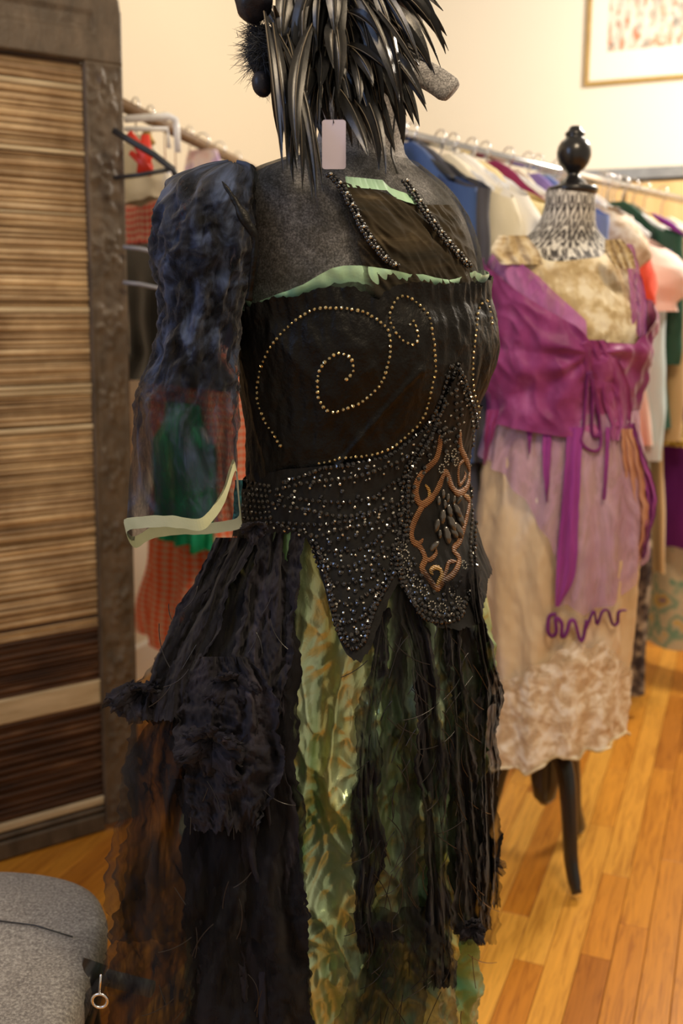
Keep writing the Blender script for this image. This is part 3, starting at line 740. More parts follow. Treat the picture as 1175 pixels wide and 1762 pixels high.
c = t.ramp(f, [(.28, (.02, .09, .055)), (.40, (.07, .19, .08)), (.5, (.24, .34, .14)), (.57, (.50, .46, .15)), (.65, (.26, .42, .25)), (.8, (.07, .24, .18))])
c = t.mix(t.ramp(g, [(.42, 0.0), (.64, .7)]), c, (.56, .70, .50))  # pale mint highlights painted in; the darkest greens above paint the fold shade
t.set(Base_Color=c, Roughness=.30, Metallic=.55); t.b.inputs['Specular IOR Level'].default_value = .6
t.bump(t.noise(t.coord('UV', (30, 22, 1)), 2.2, 5, .6, .8), .35, .003); M['satin'] = t.m
M['mint'] = fabric('mint_satin', [(.35, (.24, .46, .30)), (.55, (.38, .60, .43)), (.7, (.34, .62, .36))], (1, 1, 1), 10, 3, .42, sheen=.2, bs=40, bstr=.35, bd=.003)
M['hemmint'] = fabric('pale_lime_binding', [(.35, (.42, .48, .30)), (.65, (.58, .64, .44))], (1, 1, 1), 14, 3, .6, bs=60, bstr=.3)
GZ = [(.35, (.003, .003, .0042)), (.6, (.008, .0075, .010)), (.8, (.024, .022, .028))]
M['gauze'] = gauze('black_gauze', GZ, .42, .9, (1, .32, 1), 22, 26)
M['gauze_thick'] = gauze('bunched_black_gauze', [(.3, (.006, .006, .008)), (.6, (.022, .020, .027)), (.8, (.07, .062, .08))], .96, 1.3, (1, .4, 1), 26, 30)
M['sleeve'] = gauze('sheer_sleeve', [(.38, (.004, .005, .008)), (.52, (.012, .016, .03)), (.66, (.05, .07, .13))], .50, .92, (2.2, 1.2, 1), 14, 26, sheen=.15)
M['yoke'] = gauze('sheer_yoke', [(.35, (.010, .010, .008)), (.65, (.03, .028, .02)), (.8, (.07, .06, .04))], .08, .62, (.7, 1, 1), 8, 26)
M['yoke2'] = gauze('crinkled_yoke', [(.35, (.012, .010, .006)), (.6, (.035, .026, .014)), (.8, (.11, .085, .05))], .88, 1.1, (.35, 1.4, 1), 24, 36)
M['jet'] = plain('jet_bead', (.014, .013, .014), .12, .2, spec=1.0, var=.3)
M['grey_bead'] = plain('grey_jet_bead', (.045, .042, .038), .22, .4, spec=.9, var=.5, vs=160)
M['gold_bead'] = plain('gold_bead', (.62, .50, .26), .22, .85, var=.4, vs=200)
M['silver_bead'] = plain('silver_bead', (.70, .66, .56), .14, .95, var=.2)
M['copper'] = fabric('copper_thread', [(.3, (.17, .075, .03)), (.6, (.27, .125, .05)), (.8, (.36, .19, .07))], (1, 1, 1), 60, 3, .45, bs=300, bstr=.8)
def stitches(m):
    t_ = m.node_tree; b_ = t_.nodes['Principled BSDF']; tc = t_.nodes.new('ShaderNodeTexCoord'); sx_ = t_.nodes.new('ShaderNodeSeparateXYZ'); t_.links.new(tc.outputs['Object'], sx_.inputs[0])
    def mth(op, a, b=None):
        x = t_.nodes.new('ShaderNodeMath'); x.operation = op
        for i, q in enumerate((a, b)):
            if q is None: continue
            if isinstance(q, (int, float)): x.inputs[i].default_value = q
            else: t_.links.new(q, x.inputs[i])
        return x.outputs[0]
    f = mth('SINE', mth('ADD', mth('MULTIPLY', sx_.outputs[2], 2500.0), mth('MULTIPLY', sx_.outputs[0], 1500.0)))
    src = b_.inputs['Base Color'].links[0].from_socket; mx = t_.nodes.new('ShaderNodeMix'); mx.data_type = 'RGBA'; mx.blend_type = 'MULTIPLY'
    rp = t_.nodes.new('ShaderNodeValToRGB'); t_.links.new(mth('MULTIPLY', mth('ADD', f, 1.0), .5), rp.inputs[0]); rp.color_ramp.elements[0].position = .08; rp.color_ramp.elements[0].color = (.28, .24, .2, 1); rp.color_ramp.elements[1].position = .45
    mx.inputs[0].default_value = 1; t_.links.new(src, mx.inputs[6]); t_.links.new(rp.outputs[0], mx.inputs[7]); t_.links.new(mx.outputs[2], b_.inputs['Base Color'])
    bp = t_.nodes.new('ShaderNodeBump'); bp.inputs['Strength'].default_value = .7; bp.inputs['Distance'].default_value = .0006; t_.links.new(f, bp.inputs['Height']); t_.links.new(bp.outputs[0], b_.inputs['Normal'])
M['goldthread'] = fabric('gold_thread', [(.3, (.36, .20, .05)), (.7, (.52, .32, .09))], (1, 1, 1), 60, 3, .42, bs=300, bstr=.8)
stitches(M['copper']); stitches(M['goldthread'])
M['smoke_bead'] = plain('smoke_glass_bead', (.075, .068, .06), .12, .2, spec=1, var=.3)
t = NT('feather'); v = t.coord('UV', (1, 1, 1)); sx = t.n('ShaderNodeSeparateXYZ'); t.l(v, sx.inputs[0])
barb = t.math('SINE', t.math('MULTIPLY', t.math('ADD', t.math('MULTIPLY', sx.outputs[1], 1.0), t.math('ABSOLUTE', t.math('SUBTRACT', sx.outputs[0], .5))), 260.0))
t.set(Base_Color=t.ramp(t.noise(t.coord(), 22, 3), [(.35, (.003, .003, .003)), (.6, (.008, .007, .006)), (.75, (.03, .023, .015))]), Roughness=.27); t.b.inputs['Specular IOR Level'].default_value = .55
t.bump(barb, .35, .0008); M['feather'] = t.m
M['rachis'] = plain('feather_shaft', (.16, .13, .09), .35)
M['fluff'] = plain('marabou', (.022, .026, .036), .8)
M['darksilk'] = fabric('dark_silk', [(.3, (.006, .007, .012)), (.7, (.03, .03, .045))], (1, 1, 1), 14, 4, .38, bs=40, bstr=.6, bd=.004)
M['tagcard'] = plain('lavender_card', (.52, .48, .60), .6, var=.03)
# ---------------------------------------------------------------- the near mannequin (grey jersey form)
YAW = R(50); MX, MY = .030, 1.30
def bust(th, z):
    e = 0
    for c in (-.62, .62):
        e += .006*math.exp(-((th-c)/.42)**2 - ((z-1.262)/.055)**2)
    return e
TORSO = [(.80, .188, .178, .17, 0, 0), (.86, .187, .168, .163, 0, 0), (.93, .174, .144, .145, -.003, .004), (1.0, .165, .126, .13, -.006, .007), (1.06, .157, .114, .114, -.006, .007), (1.10, .154, .111, .106, -.006, .007), (1.15, .160, .116, .105, -.004, .004),
 (1.22, .176, .132, .108, 0, 0), (1.27, .184, .135, .11, 0, 0), (1.33, .186, .124, .11, 0, 0), (1.38, .188, .11, .105, 0, .0), (1.42, .190, .092, .095, 0, .005), (1.445, .184, .078, .085, 0, .01), (1.463, .160, .068, .074, 0, .012), (1.478, .118, .060, .066, 0, .012), (1.490, .080, .054, .060, 0, .012), (1.500, .062, .052, .056, 0, .01), (1.52, .055, .05, .054, 0, .005), (1.57, .052, .05, .052, 0, 0), (1.60, .052, .052, .05, 0, 0)]
T1 = Hull(MX, MY, YAW, TORSO, bust)
mq = thing('mannequin', (MX, MY, 0), 'grey heather jersey mannequin wearing the black and green costume in front', 'mannequin')
shell('torso', T1, lambda th: 1.60, lambda th: 1.08, M['heather'], mq, 72, 90)
# head: egg with jaw, turned like the body
hc = Vector((MX - .018, MY - .004, 1.685)); rows = []
for j in range(25):
    ph = math.pi*j/24; row = []
    for k in range(40):
        th = 2*math.pi*k/40
        r = math.sin(ph); z = .125*math.cos(ph)
        w_ = .076*(1 - .22*max(0, -math.cos(ph))); fr = .095 if math.cos(th) > 0 else .098
        x = w_*r*math.sin(th); y = -(fr*r)*math.cos(th) - (.018*max(0, -math.cos(ph)))
        if math.cos(th) > .9 and -.35 < math.cos(ph) < .15: y -= .006
        row.append(hc + Vector((x*math.cos(YAW) - y*math.sin(YAW), x*math.sin(YAW) + y*math.cos(YAW), z)))
    rows.append(row)
grid('head', rows, M['heather'], mq, wrap=True)
# felt flap that sticks out past the feathers, and the stand below the form
def pillow(name, pts, rad, flat, mat, parent, n=14, up_=None):
    mb = MB(); mb.tube(pts, rad, n, True, flat, up_); return mb.build(name, mat, parent)
fp = spline([P(690, 108, 1.30), P(720, 122, 1.28), P(752, 140, 1.27), P(779, 160, 1.26)], .004); nn = len(fp)
pillow('felt_flap', fp, [.0165*min(1, .8 + .3*math.sin(i/(nn-1)*2.6))*(1 if i < nn-2 else (.93, .80)[i-(nn-2)]) for i in range(nn)], .42, M['heather'], mq, 16, Vector((0, -1, .1)))
mb = MB(); mb.tube([(MX, MY, .87), (MX, MY, .06)], .016, 14); mb.build('pole', M['steel'], mq)
mb = MB(); mb.lathe((MX, MY, 0), [(.15, .0), (.152, .008), (.14, .014), (.04, .022), (.022, .05), (.018, .07)], 40); mb.build('base', M['black'], mq)
mb = MB(); mb.tube([T1.pt(-.05, z, .0008) for z in [1.585 - i*.01 for i in range(13)]], .0012, 6); mb.build('neck_seam', M['blackplastic'], mq)
# ---------------------------------------------------------------- the dress
dr = thing('costume_dress', (MX, MY, .03), 'black velvet and beaded costume dress over crinkled green satin on the front mannequin', 'dress')
ROOT[dr.name] = Vector((MX, MY, .03))
# sheer yoke over shoulders and chest
TB = T1.tree(.86, 1.60, .012)
velvet_top = edge_fn(T1, TB, [(400, 546), (425, 535), (448, 520), (475, 512), (510, 510), (540, 498), (569, 493), (600, 494), (625, 503), (644, 517), (656, 503), (670, 491), (706, 485), (740, 489), (766, 488), (800, 487), (824, 486)], [(-2.1, 1.36), (2.3, 1.36), (3.1, 1.36), (1.9, 1.37)])
trim_top = edge_fn(T1, TB, [(404, 540), (438, 524), (486, 503), (520, 490), (545, 474), (566, 462), (587, 457), (615, 457), (641, 460), (676, 466), (700, 472), (724, 472), (745, 478), (772, 482), (795, 475), (813, 466), (828, 474)], [(-2.1, 1.362), (2.3, 1.362), (3.1, 1.362), (1.9, 1.372)])
def yfn(th, z, v): return .0025*ridge(th*5, z*26, 2) + .0012*nz(th*30, z*90, 4)
shell('sheer_yoke', T1, lambda th: 1.486, lambda th: velvet_top(th) - .02, M['yoke'], dr, 200, 60, .006, yfn)
# darker crinkled centre panel, framed by the necklace
def y2(th, z, v): return .004*ridge(th*7, z*60 + th*12, 7) + .003*nz(th*14, z*60, 3)
e2 = edge_fn(T1, TB, [(600, 318), (640, 326), (672, 338), (715, 352)], [(-1.4, 1.47), (2, 1.46), (3.1, 1.46)])
cc0, cc1 = T1.inv(cast(TB, 640, 440)[0])[0], T1.inv(cast(TB, 800, 440)[0])[0]
shell('yoke_panel', T1, lambda th: min(1.488, e2(th)), lambda th: velvet_top(th) - .01, M['yoke2'], dr, 120, 80, .010, y2, lambda th, z, v: max(0, min(1, .25 + max(0, (th-cc0+.10))*9, (cc1+.22-th)*5)), t0=cc0-.10, t1=min(1.45, cc1+.25))
# mint neck binding
nb_t = edge_fn(T1, TB, [(584, 306), (640, 311), (652, 312), (668, 326), (716, 342)], [(-1.4, 1.485), (2, 1.475), (3.1, 1.48)])
shell('neck_binding', T1, lambda th: nb_t(th) + .002, lambda th: nb_t(th) - .0105, M['mint'], dr, 90, 8, .0135, lambda th, z, v: .0016*nz(th*30, z*20), t0=T1.inv(cast(TB, 586, 312)[0])[0], t1=T1.inv(cast(TB, 716, 345)[0])[0])
# mint bust trim
shell('bust_trim', T1, lambda th: trim_top(th), lambda th: velvet_top(th) - .022, M['mint'], dr, 260, 22, .0105, lambda th, z, v: (.006*math.sin(math.pi*min(1, v*1.4))*(.5 + .8*nz(th*9, z*40, 2)) + .0035*ridge(th*14, z*20, 8) + .002)*max(0, 1-v*1.9) - .007*min(1, v*1.6))
# velvet bodice
VB = edge_fn(T1, TB, [(400, 880), (440, 862), (500, 850), (600, 850), (700, 800), (820, 780)], [(-2.1, 1.06), (2.3, 1.06), (3.1, 1.05)])
def vfn(th, z, v):
    e = .0045*ridge(th*3.2 + z*9, z*7, 3)*min(1, v*5) + .0028*nz(th*12, z*22, 5) + .0014*ridge(th*16, z*34, 9)
    e += .007*max(0, 1 - v*9)*(1 + .5*nz(th*22, 0, 4))
    # the tuck that runs up from the waist to the small spiral
    z0 = lerp(1.115, 1.235, min(1, max(0, (th+.95)/.55)))
    e += .004*math.exp(-((z-z0)/.006)**2)*(1 if -.95 < th < -.35 else 0)
    return e
vb_o = shell('velvet_bodice', T1, lambda th: velvet_top(th) + .004*nz(th*26, 1, 2), VB, M['velvet'], dr, 420, 130, .010, vfn)
BT = T1.tree(.80, 1.40, .019, lambda th, z: vfn(th, z, .5))
# beaded corset band with points
cor_top = edge_fn(T1, TB, [(405, 838), (440, 842), (470, 812), (494, 806), (560, 800), (610, 797), (666, 784), (709, 752), (737, 728), (752, 705), (766, 668), (780, 632), (788, 622), (797, 640), (806, 668), (816, 700)], [(-2.2, 1.09), (2.3, 1.12), (3.1, 1.10), (1.7, 1.17)])
cor_bot = edge_fn(T1, TB, [(405, 905), (440, 925), (470, 915), (505, 915), (530, 925), (545, 960), (558, 1000), (572, 1050), (583, 1086), (600, 1118), (618, 1124), (634, 1096), (646, 1058), (660, 1024), (672, 1000), (684, 1004), (696, 1030), (708, 1056), (730, 1070), (765, 1074), (795, 1066), (806, 1030), (814, 995), (821, 985)], [(-2.2, 1.02), (2.3, 1.02), (3.1, 1.02), (1.3, 1.0)])
def cfn(th, z, v): return .024*min(1, max(0, (1.03-z)/.13)) + .003*math.sin(math.pi*v) + .0018*nz(th*18, z*44, 6)
co_o = shell('beaded_corset', T1, cor_top, cor_bot, M['velvet2'], dr, 520, 80, .0185, cfn, rag=.003)
CT = tree_of(vb_o, co_o); BT = CT
# ---- beads --------------------------------------------------------------
def beads(name, mat, runs, tree, parent, label=None, lift=.001, jit=.4):
    mb = MB()
    for path, step, r in runs:
        for p in spline(path, step):
            q, n = cast(tree, p[0] + random.uniform(-jit, jit), p[1] + random.uniform(-jit, jit), lift)
            rr = r*random.uniform(.8, 1.15)
            mb.ball(q, rr, 6, 4, (1, 1, random.uniform(.75, 1.05)), Matrix.Rotation(random.uniform(0, 3), 3, Vector((random.random(), random.random(), 1))))
    o = mb.build(name, mat, parent, False); tag(o, label, kind='stuff'); return o
random.seed(5)
v2 = lambda L: [Vector((a, b)) for a, b in L]
SPIRAL = [(596,652),(607,639),(607,623),(600,613),(582,608),(566,617),(553,631),(547,652),(547,676),(555,697),(572,709),(602,700),(625,689),(649,668),(662,644),(670,609),(670,578),(662,562),(639,543),(611,533),(578,530),(545,531),(517,545),(494,564),(474,586),(457,613),(447,641),(443,676),(447,699),(457,725),(472,748),(488,774)]
SMALL = [(549,797),(597,787),(635,783),(674,770),(703,746),(721,727),(733,705),(742,668),(748,637),(746,597),(742,566),(737,543),(727,531),(709,515),(694,509),(680,517),(670,543),(676,564),(690,584),(709,593),(718,584),(716,566),(709,552),(703,562)]
RIGHTL = [(836,517),(823,531),(819,566),(814,605),(812,644),(815,676),(822,699),(824,726)]
RIGHT2 = [(838,519),(843,538),(846,560)]
beads('bead_outline', M['gold_bead'], [(v2(SPIRAL), 9.2, .0021), (v2(SMALL), 9.2, .0019), (v2(RIGHTL), 9.5, .0018), (v2(RIGHT2), 9.5, .0018)], BT, dr, 'tiny gold beads sewn in spirals')
runs_g = []; runs_b = []; runs_s = []
ROWS = [[(488,829),(510,822),(527,817),(552,807),(580,803),(609,798),(640,792),(666,784),(690,769),(709,754),(724,742),(738,728),(750,712)],
 [(478,842),(520,832),(560,826),(600,822),(640,812),(680,796),(706,782),(726,762)],
 [(476,852),(500,856),(535,860),(592,864),(641,856),(668,836),(690,822)],
 [(470,866),(500,872),(537,878),(580,888),(625,884),(654,873),(680,858)],
 [(468,899),(500,900),(540,902),(568,901),(613,892),(650,880),(690,866)],
 [(486,904),(521,914),(545,923),(570,915),(610,906),(650,898),(690,885)],
 [(556,946),(590,948),(620,944),(646,930),(670,905),(690,900)],
 [(560,966),(590,976),(618,968),(640,960),(664,945),(690,930)],
 [(570,1000),(600,1004),(640,992),(660,978)],[(575,1030),(600,1040),(625,1026),(650,1010)],[(582,1060),(604,1070),(628,1058),(644,1038)],
 [(594,1090),(608,1092),(624,1080)]]
for i, r in enumerate(ROWS):
    (runs_b if i % 2 == 0 else runs_g).append((v2(r), 9.5 if i < 1 else 10.5, .0036 if i == 0 else .0029))
    runs_s.append((v2([(a+4, b+9) for a, b in r]), 26, .0019))
EDGE = [(545,934),(556,972),(564,1005),(572,1046),(580,1079),(592,1103),(609,1117),(625,1103),(635,1075),(646,1042),(662,1013),(678,985),(684,956),(694,920),(700,880),(700,850),(704,815),(716,790),(730,768),(742,748),(752,720),(762,700),(770,675),(778,650),(786,628)]
runs_b.append((v2(EDGE), 8.5, .0036)); runs_b.append((v2([(a-9, b-2) if b < 1000 else (a, b-14) for a, b in EDGE]), 9, .0030))
EDGER = [(786,628),(795,648),(803,668),(810,690),(817,712),(820,750),(819,800),(820,850),(817,900),(815,945),(818,985),(810,1010),(800,1040),(790,1062),(765,1070),(735,1066),(712,1050),(700,1028),(690,1000),(684,975)]
runs_b.append((v2(EDGER), 7.5, .0034)); runs_g.append((v2([(a-7, b) for a, b in EDGER[:12]]), 8, .0026)); runs_g.append((v2([(a+2, b-10) for a, b in EDGER[12:]]), 8, .0030)); runs_b.append((v2([(a+2, b-20) for a, b in EDGER[12:]]), 8, .0030))
def inpoly(x, y, poly):
    c = False; j = len(poly)-1
    for i in range(len(poly)):
        xi, yi = poly[i]; xj, yj = poly[j]
        if (yi > y) != (yj > y) and x < (xj-xi)*(y-yi)/(yj-yi) + xi: c = not c
        j = i
    return c
def scatter(poly, d, tries=4000, avoid=None):
    xs = [p[0] for p in poly]; ys = [p[1] for p in poly]; out = []
    for _ in range(tries):
        x, y = random.uniform(min(xs), max(xs)), random.uniform(min(ys), max(ys))
        if inpoly(x, y, poly) and all((x-a)**2+(y-b)**2 > d*d for a, b in out): out.append((x, y))
    return out
beads_b = scatter([(786,628),(800,665),(806,720),(785,735),(765,760),(748,752),(758,700)], 9) + scatter([(735,770),(752,755),(735,800),(712,840),(706,880),(700,960),(688,960),(682,870),(700,810)], 9) + scatter([(690,975),(712,960),(735,1010),(755,1025),(790,1000),(806,960),(812,985),(800,1035),(785,1060),(735,1060),(705,1030)], 9) + scatter([(550,935),(680,900),(684,950),(650,1030),(610,1105),(575,1040)], 13) + scatter([(760,735),(792,735),(784,790),(768,800)], 9) + scatter([(480,830),(700,790),(690,880),(480,895)], 22)
def balls(name, mat, pts, rr, tree, label):
    mb = MB()
    for x, y in pts:
        q, n = cast(tree, x, y, .001); mb.ball(q, rr*random.uniform(.75, 1.2), 6, 4, (1, 1, .85))
    return tag(mb.build(name, mat, dr, False), label, kind='stuff')
random.shuffle(beads_b); k3 = len(beads_b)//3
beads('corset_beads', M['jet'], runs_b, CT, dr, 'rows of round black beads'); beads('corset_beads', M['grey_bead'], runs_g, CT, dr, 'rows of grey faceted beads'); beads('corset_beads', M['silver_bead'], runs_s, CT, dr, 'small glinting beads')
balls('corset_beads', M['jet'], beads_b[:k3], .0034, CT, 'scattered round black beads'); balls('corset_beads', M['grey_bead'], beads_b[k3:2*k3], .0031, CT, 'scattered grey faceted beads')
balls('corset_beads', M['silver_bead'], beads_b[2*k3:2*k3+50], .0016, CT, 'scattered glinting beads')
# side of the waist: tight slanting rows in the window light
side = []
for i in range(8): side.append((v2([(412+i*1.5, 826+i*11), (440, 832+i*10), (466, 836+i*9)]), 7.5, .0026))
beads('side_beads', M['grey_bead'], side, CT, dr, 'tight slanting rows of beads at the side of the waist')
# copper embroidery
EMB = [([(756,749),(756,768),(749,791),(731,809),(719,827),(714,848),(724,868),(740,859),(753,841),(766,813),(776,836),(788,849),(803,838),(807,809),(799,786),(791,768),(791,741)], 5.2, 'copper'),
 ([(729,866),(717,888),(708,911),(710,931),(722,941),(731,961),(726,979),(738,997),(751,1013),(762,1002),(781,986),(790,963),(780,946),(790,932),(797,911),(803,888),(807,863),(797,852)], 4.6, 'copper'),
 ([(728,964),(740,963),(749,954),(750,944)], 3.2, 'copper'), ([(745,990),(741,983),(747,977),(756,979),(760,991),(750,1009)], 3.6, 'goldthread'),
 ([(731,834),(738,845),(737,857)], 2.6, 'goldthread'), ([(801,789),(790,800),(788,820),(791,834),(800,820),(799,811)], 3.2, 'copper'),
 ([(785,966),(772,968),(767,983),(760,1000)], 3.2, 'copper'), ([(710,931),(722,934),(728,926)], 2.8, 'copper'), ([(797,852),(806,857),(808,866)], 4.0, 'goldthread')]
for path, wpx, mt in EMB:
    pp = spline(v2(path), 1.3); pts = []; nr = []
    for i, p in enumerate(pp):
        q, n = cast(CT, p[0], p[1], .0004); pts.append(q); nr.append(n)
    L = len(pp); rad = [wpx*.00092*(.35 + .65*min(1, i/5, (L-1-i)/5))*(1 + .13*math.sin(i*2.1)) for i in range(L)]
    mb = MB(); mb.tube(pts, rad, 8, True, .32, nr); mb.build('embroidered_scroll', M[mt], dr)
random.seed(8)
for x, y, l, an in [(759,850,.006,0),(767,857,.006,.1),(777,861,.006,.2),(786,860,.007,.6),(752,862,.006,0),(762,868,.006,0),(782,878,.011,-.5),(788,893,.011,-.4),(773,899,.012,-.4),(785,912,.012,-.5),(766,922,.012,-.2),(754,920,.006,0),(743,942,.009,.7),(776,915,.011,-.6),(758,890,.010,.1),(770,880,.009,-.2),(766,826,.004,0),(748,905,.009,.2)]:
    q, n = cast(CT, x, y, .003); mb = MB(); mb.ball(q, l, 8, 8, (.42, .38, 1), Matrix.Rotation(an, 3, 'Y')); mb.build('drop_bead', M['smoke_bead'], dr)
for x, y in [(767,788),(779,779),(783,794),(758,806),(691,940),(696,954),(700,972),(706,988),(716,1004),(728,1018),(797,972),(776,1017),(742,1042),(760,1046),(788,1034)]:
    q, n = cast(CT, x, y, .0015); mb = MB(); b1 = n.cross(Vector((0, 0, 1))).normalized(); b2 = n.cross(b1)
    for k in range(9):
        a = k*2*math.pi/9; mb.ball(q + b1*.0052*math.cos(a) + b2*.0052*math.sin(a), .0011, 5, 4)
    mb.build('rhinestone_ring', M['silver_bead'], dr, False)
# ---------------------------------------------------------------- skirt of the front dress
SK = Hull(0, MY, 0, [(1.12, .150, .125, .12, .03, 0), (1.06, .158, .135, .13, .03, 0), (1.0, .172, .15, .15, .028, 0), (.93, .168, .150, .155, .014, 0), (.85, .178, .165, .17, .004, 0), (.6, .190, .188, .19, -.008, 0), (.3, .193, .2, .2, -.012, 0), (.03, .198, .2, .2, -.018, 0)])
GH = Hull(0, MY, 0, [(1.12, .152, .13, .12, .03, 0), (1.06, .164, .145, .14, .03, 0), (1.0, .185, .162, .16, .015, 0), (.93, .222, .18, .18, -.01, 0), (.85, .262, .205, .2, -.035, 0), (.6, .300, .235, .24, -.052, 0), (.3, .325, .25, .25, -.07, 0), (.03, .335, .26, .26, -.085, 0)])
def satfn(th, z, v):
    k = min(1, max(0, (1.08-z)/.25))
    w_ = th + .05*math.sin(z*9)
    e = .009*math.sin(w_*11 + .9*nz(th*2, z*2))*k + .005*math.sin(w_*23 + 2*nz(z*3, 1))*max(.25, 1 - k*.7)
    q = th*.2
    cr = lambda a, b, c: max(0, ridge(a, b, c))**2.2
    e += (.013*cr(q*15 + z*3.0, z*2.6 - q*5, 4) + .011*cr(q*17 - z*5.5, z*4.2 + q*6, 8) + .006*cr(q*34 + z*15, z*12 - q*12, 2) + .004*cr(q*42 - z*24, z*20 + q*10, 6) + .0012*nz(q*120, z*60, 5) - .006)*k
    return e
rows = []; uvs = []; NTH, NZ = 520, 360
for j in range(NZ+1):
    z = lerp(1.10, .035, j/NZ); row = []
    for k in range(NTH):
        th = -math.pi + 2*math.pi*k/NTH
        kb = min(1, max(0, (z-.84)/.2)); kb = kb*kb*(3-2*kb); fo = satfn(th, z, 0)
        row.append(SK.pt(th, z, fo).lerp(T1.pt(th-YAW, z, fo*.6+.008), kb)); uvs.append((th*.2, z))
    rows.append(row)
grid('satin_skirt', rows, M['satin'], dr, wrap=True, uvs=uvs)
def on_hull(hull, px, py, off):
    """point of the hull's near side under a pixel; beyond the silhouette it slides to the hull's side"""
    Y = MY - .2
    for _ in range(6):
        p = P(px, py, Y); a, bf, bb, ox, oy = interp(hull.rows, p.z)
        u = (p.x - hull.cx - ox)/(a+off); u = max(-.999, min(.999, u))
        Y = lerp(Y, hull.cy + oy - (bf+off)*math.sqrt(1-u*u), .8)
    return P(px, py, Y)
def panel(name, rows_, mat, hull=None, off=.012, folds=7, amp=.010, seed=0, nu=60, nv=110, dens=None, rag=5, parent=None, twist=0.0, crink=.004, smoothpix=True, label=None):
    """a hanging piece of gauze: rows of (py, xl, xr) laid over the hull"""
    hull = hull or SK; tab = smooth_tab(rows_, 6) if smoothpix else rows_; y0, y1 = rows_[0][0], rows_[-1][0]
    G_ = []; uvs = []; ds = []
    for j in range(nv+1):
        v = j/nv; py = lerp(y0, y1, v); xl, xr = interp(tab, py)
        row = []
        for i in range(nu+1):
            u = i/nu
            px = lerp(xl, xr, u)
            eg = (1-u)**6, u**6
            px += (eg[0]*rag*(2.6*nz(py*.011, seed, 1) + 1.0*nz(py*.06, seed, 1) + .5*nz(py*.16, seed, 2)) + eg[1]*rag*(2.6*nz(py*.011, seed, 7) + 1.0*nz(py*.06, seed, 7) + .5*nz(py*.16, seed, 8))) + 2.0*nz(u*6, py*.02, seed)
            yy = py + (rag*1.6*nz(u*14, seed, 3) + rag*.8*nz(u*40, seed, 4))*v**6
            ph = 1.5*nz(u*2.2, v*1.6, seed) + .5*nz(u*6, v*5, seed+4)
            f = math.sin((u + twist*v)*folds*1.1*math.pi + 3.2*ph)
            fo = off + amp*.62*(f + .5*nz(u*folds*.9, v*3.5, seed+3)) + crink*.75*ridge(u*folds*1.1 + ph, v*6 + ph, seed+9) + crink*.55*ridge(u*folds*2.2 - v*5, v*13, seed+6) + crink*.35*nz(u*34, v*46, seed)
            fo = lerp(min(fo, .006), fo, min(1, v*6)) if hull is SK else fo
            G_.append(on_hull(hull, px, yy, fo)) ; uvs.append(((xl + (xr-xl)*u)/1300.0*1.2 + seed, -py/1300.0))
            ds.append((dens(u, v) if dens else 1.0)*(.86 + .35*max(0, ridge(u*folds*1.6, v*6, seed+2))))
        row = G_[-(nu+1):]
    R_ = [G_[j*(nu+1):(j+1)*(nu+1)] for j in range(nv+1)]
    o = grid(name, R_, mat, parent or dr, uvs=uvs, dens=ds)
    if label: tag(o, label)
    return o
# left train, thin and see-through low down, over the stool
panel('gauze_train', [(905, 425, 500), (960, 372, 500), (1030, 330, 505), (1100, 285, 505), (1170, 240, 500), (1240, 228, 500), (1320, 214, 495), (1400, 200, 490), (1480, 186, 480), (1560, 180, 470), (1620, 196, 460)], M['gauze'], GH, .004, 8, .014, 1, 100, 150, dens=lambda u, v: lerp(1.12, .62, v)*(1 if u > .1 else .85), rag=8)
panel('gauze_train', [(930, 400, 500), (1050, 318, 510), (1180, 262, 515), (1300, 230, 515), (1420, 212, 520), (1540, 205, 525), (1650, 198, 530), (1775, 180, 535)], M['gauze'], GH, -.028, 6, .014, 2, 90, 150, dens=lambda u, v: lerp(1.1, .75, v)*(lerp(.8, 1.35, u)), rag=8)
panel('gauze_train', [(1430, 225, 520), (1600, 200, 530), (1700, 150, 530), (1775, 118, 540)], M['gauze'], GH, .012, 7, .016, 3, 90, 80, dens=lambda u, v: (.72 + .5*u)*min(1, v*3), rag=8)
# dense hanging bunches beside the open satin
panel('gauze_bunch', [(915, 440, 530), (980, 428, 520), (1050, 415, 508), (1120, 405, 500), (1180, 402, 488), (1230, 400, 486)], M['gauze_thick'], GH, .012, 4, .012, 4, 60, 90, rag=6, crink=.007)
panel('gauze_bunch', [(925, 372, 440), (1000, 335, 402), (1080, 292, 380), (1160, 262, 345), (1240, 240, 330)], M['gauze_thick'], GH, .010, 4, .010, 5, 60, 80, rag=6, crink=.006, dens=lambda u, v: .95)
panel('gauze_bunch', [(1130, 345, 430), (1190, 316, 470), (1260, 300, 482), (1320, 306, 480), (1380, 326, 470), (1430, 345, 452)], M['gauze_thick'], GH, .024, 3, .014, 6, 70, 80, rag=9, crink=.010, twist=.25)
panel('gauze_bunch', [(1180, 420, 490), (1300, 420, 492), (1400, 410, 508), (1500, 420, 518), (1600, 425, 524), (1775, 420, 532)], M['gauze_thick'], GH, .0, 4, .012, 7, 60, 120, rag=5, crink=.006)
panel('gauze_bunch', [(1340, 300, 420), (1450, 310, 430), (1560, 320, 430), (1660, 330, 430), (1775, 330, 430)], M['gauze_thick'], GH, -.006, 5, .012, 8, 60, 90, rag=6, crink=.006, dens=lambda u, v: lerp(1, .72, v))
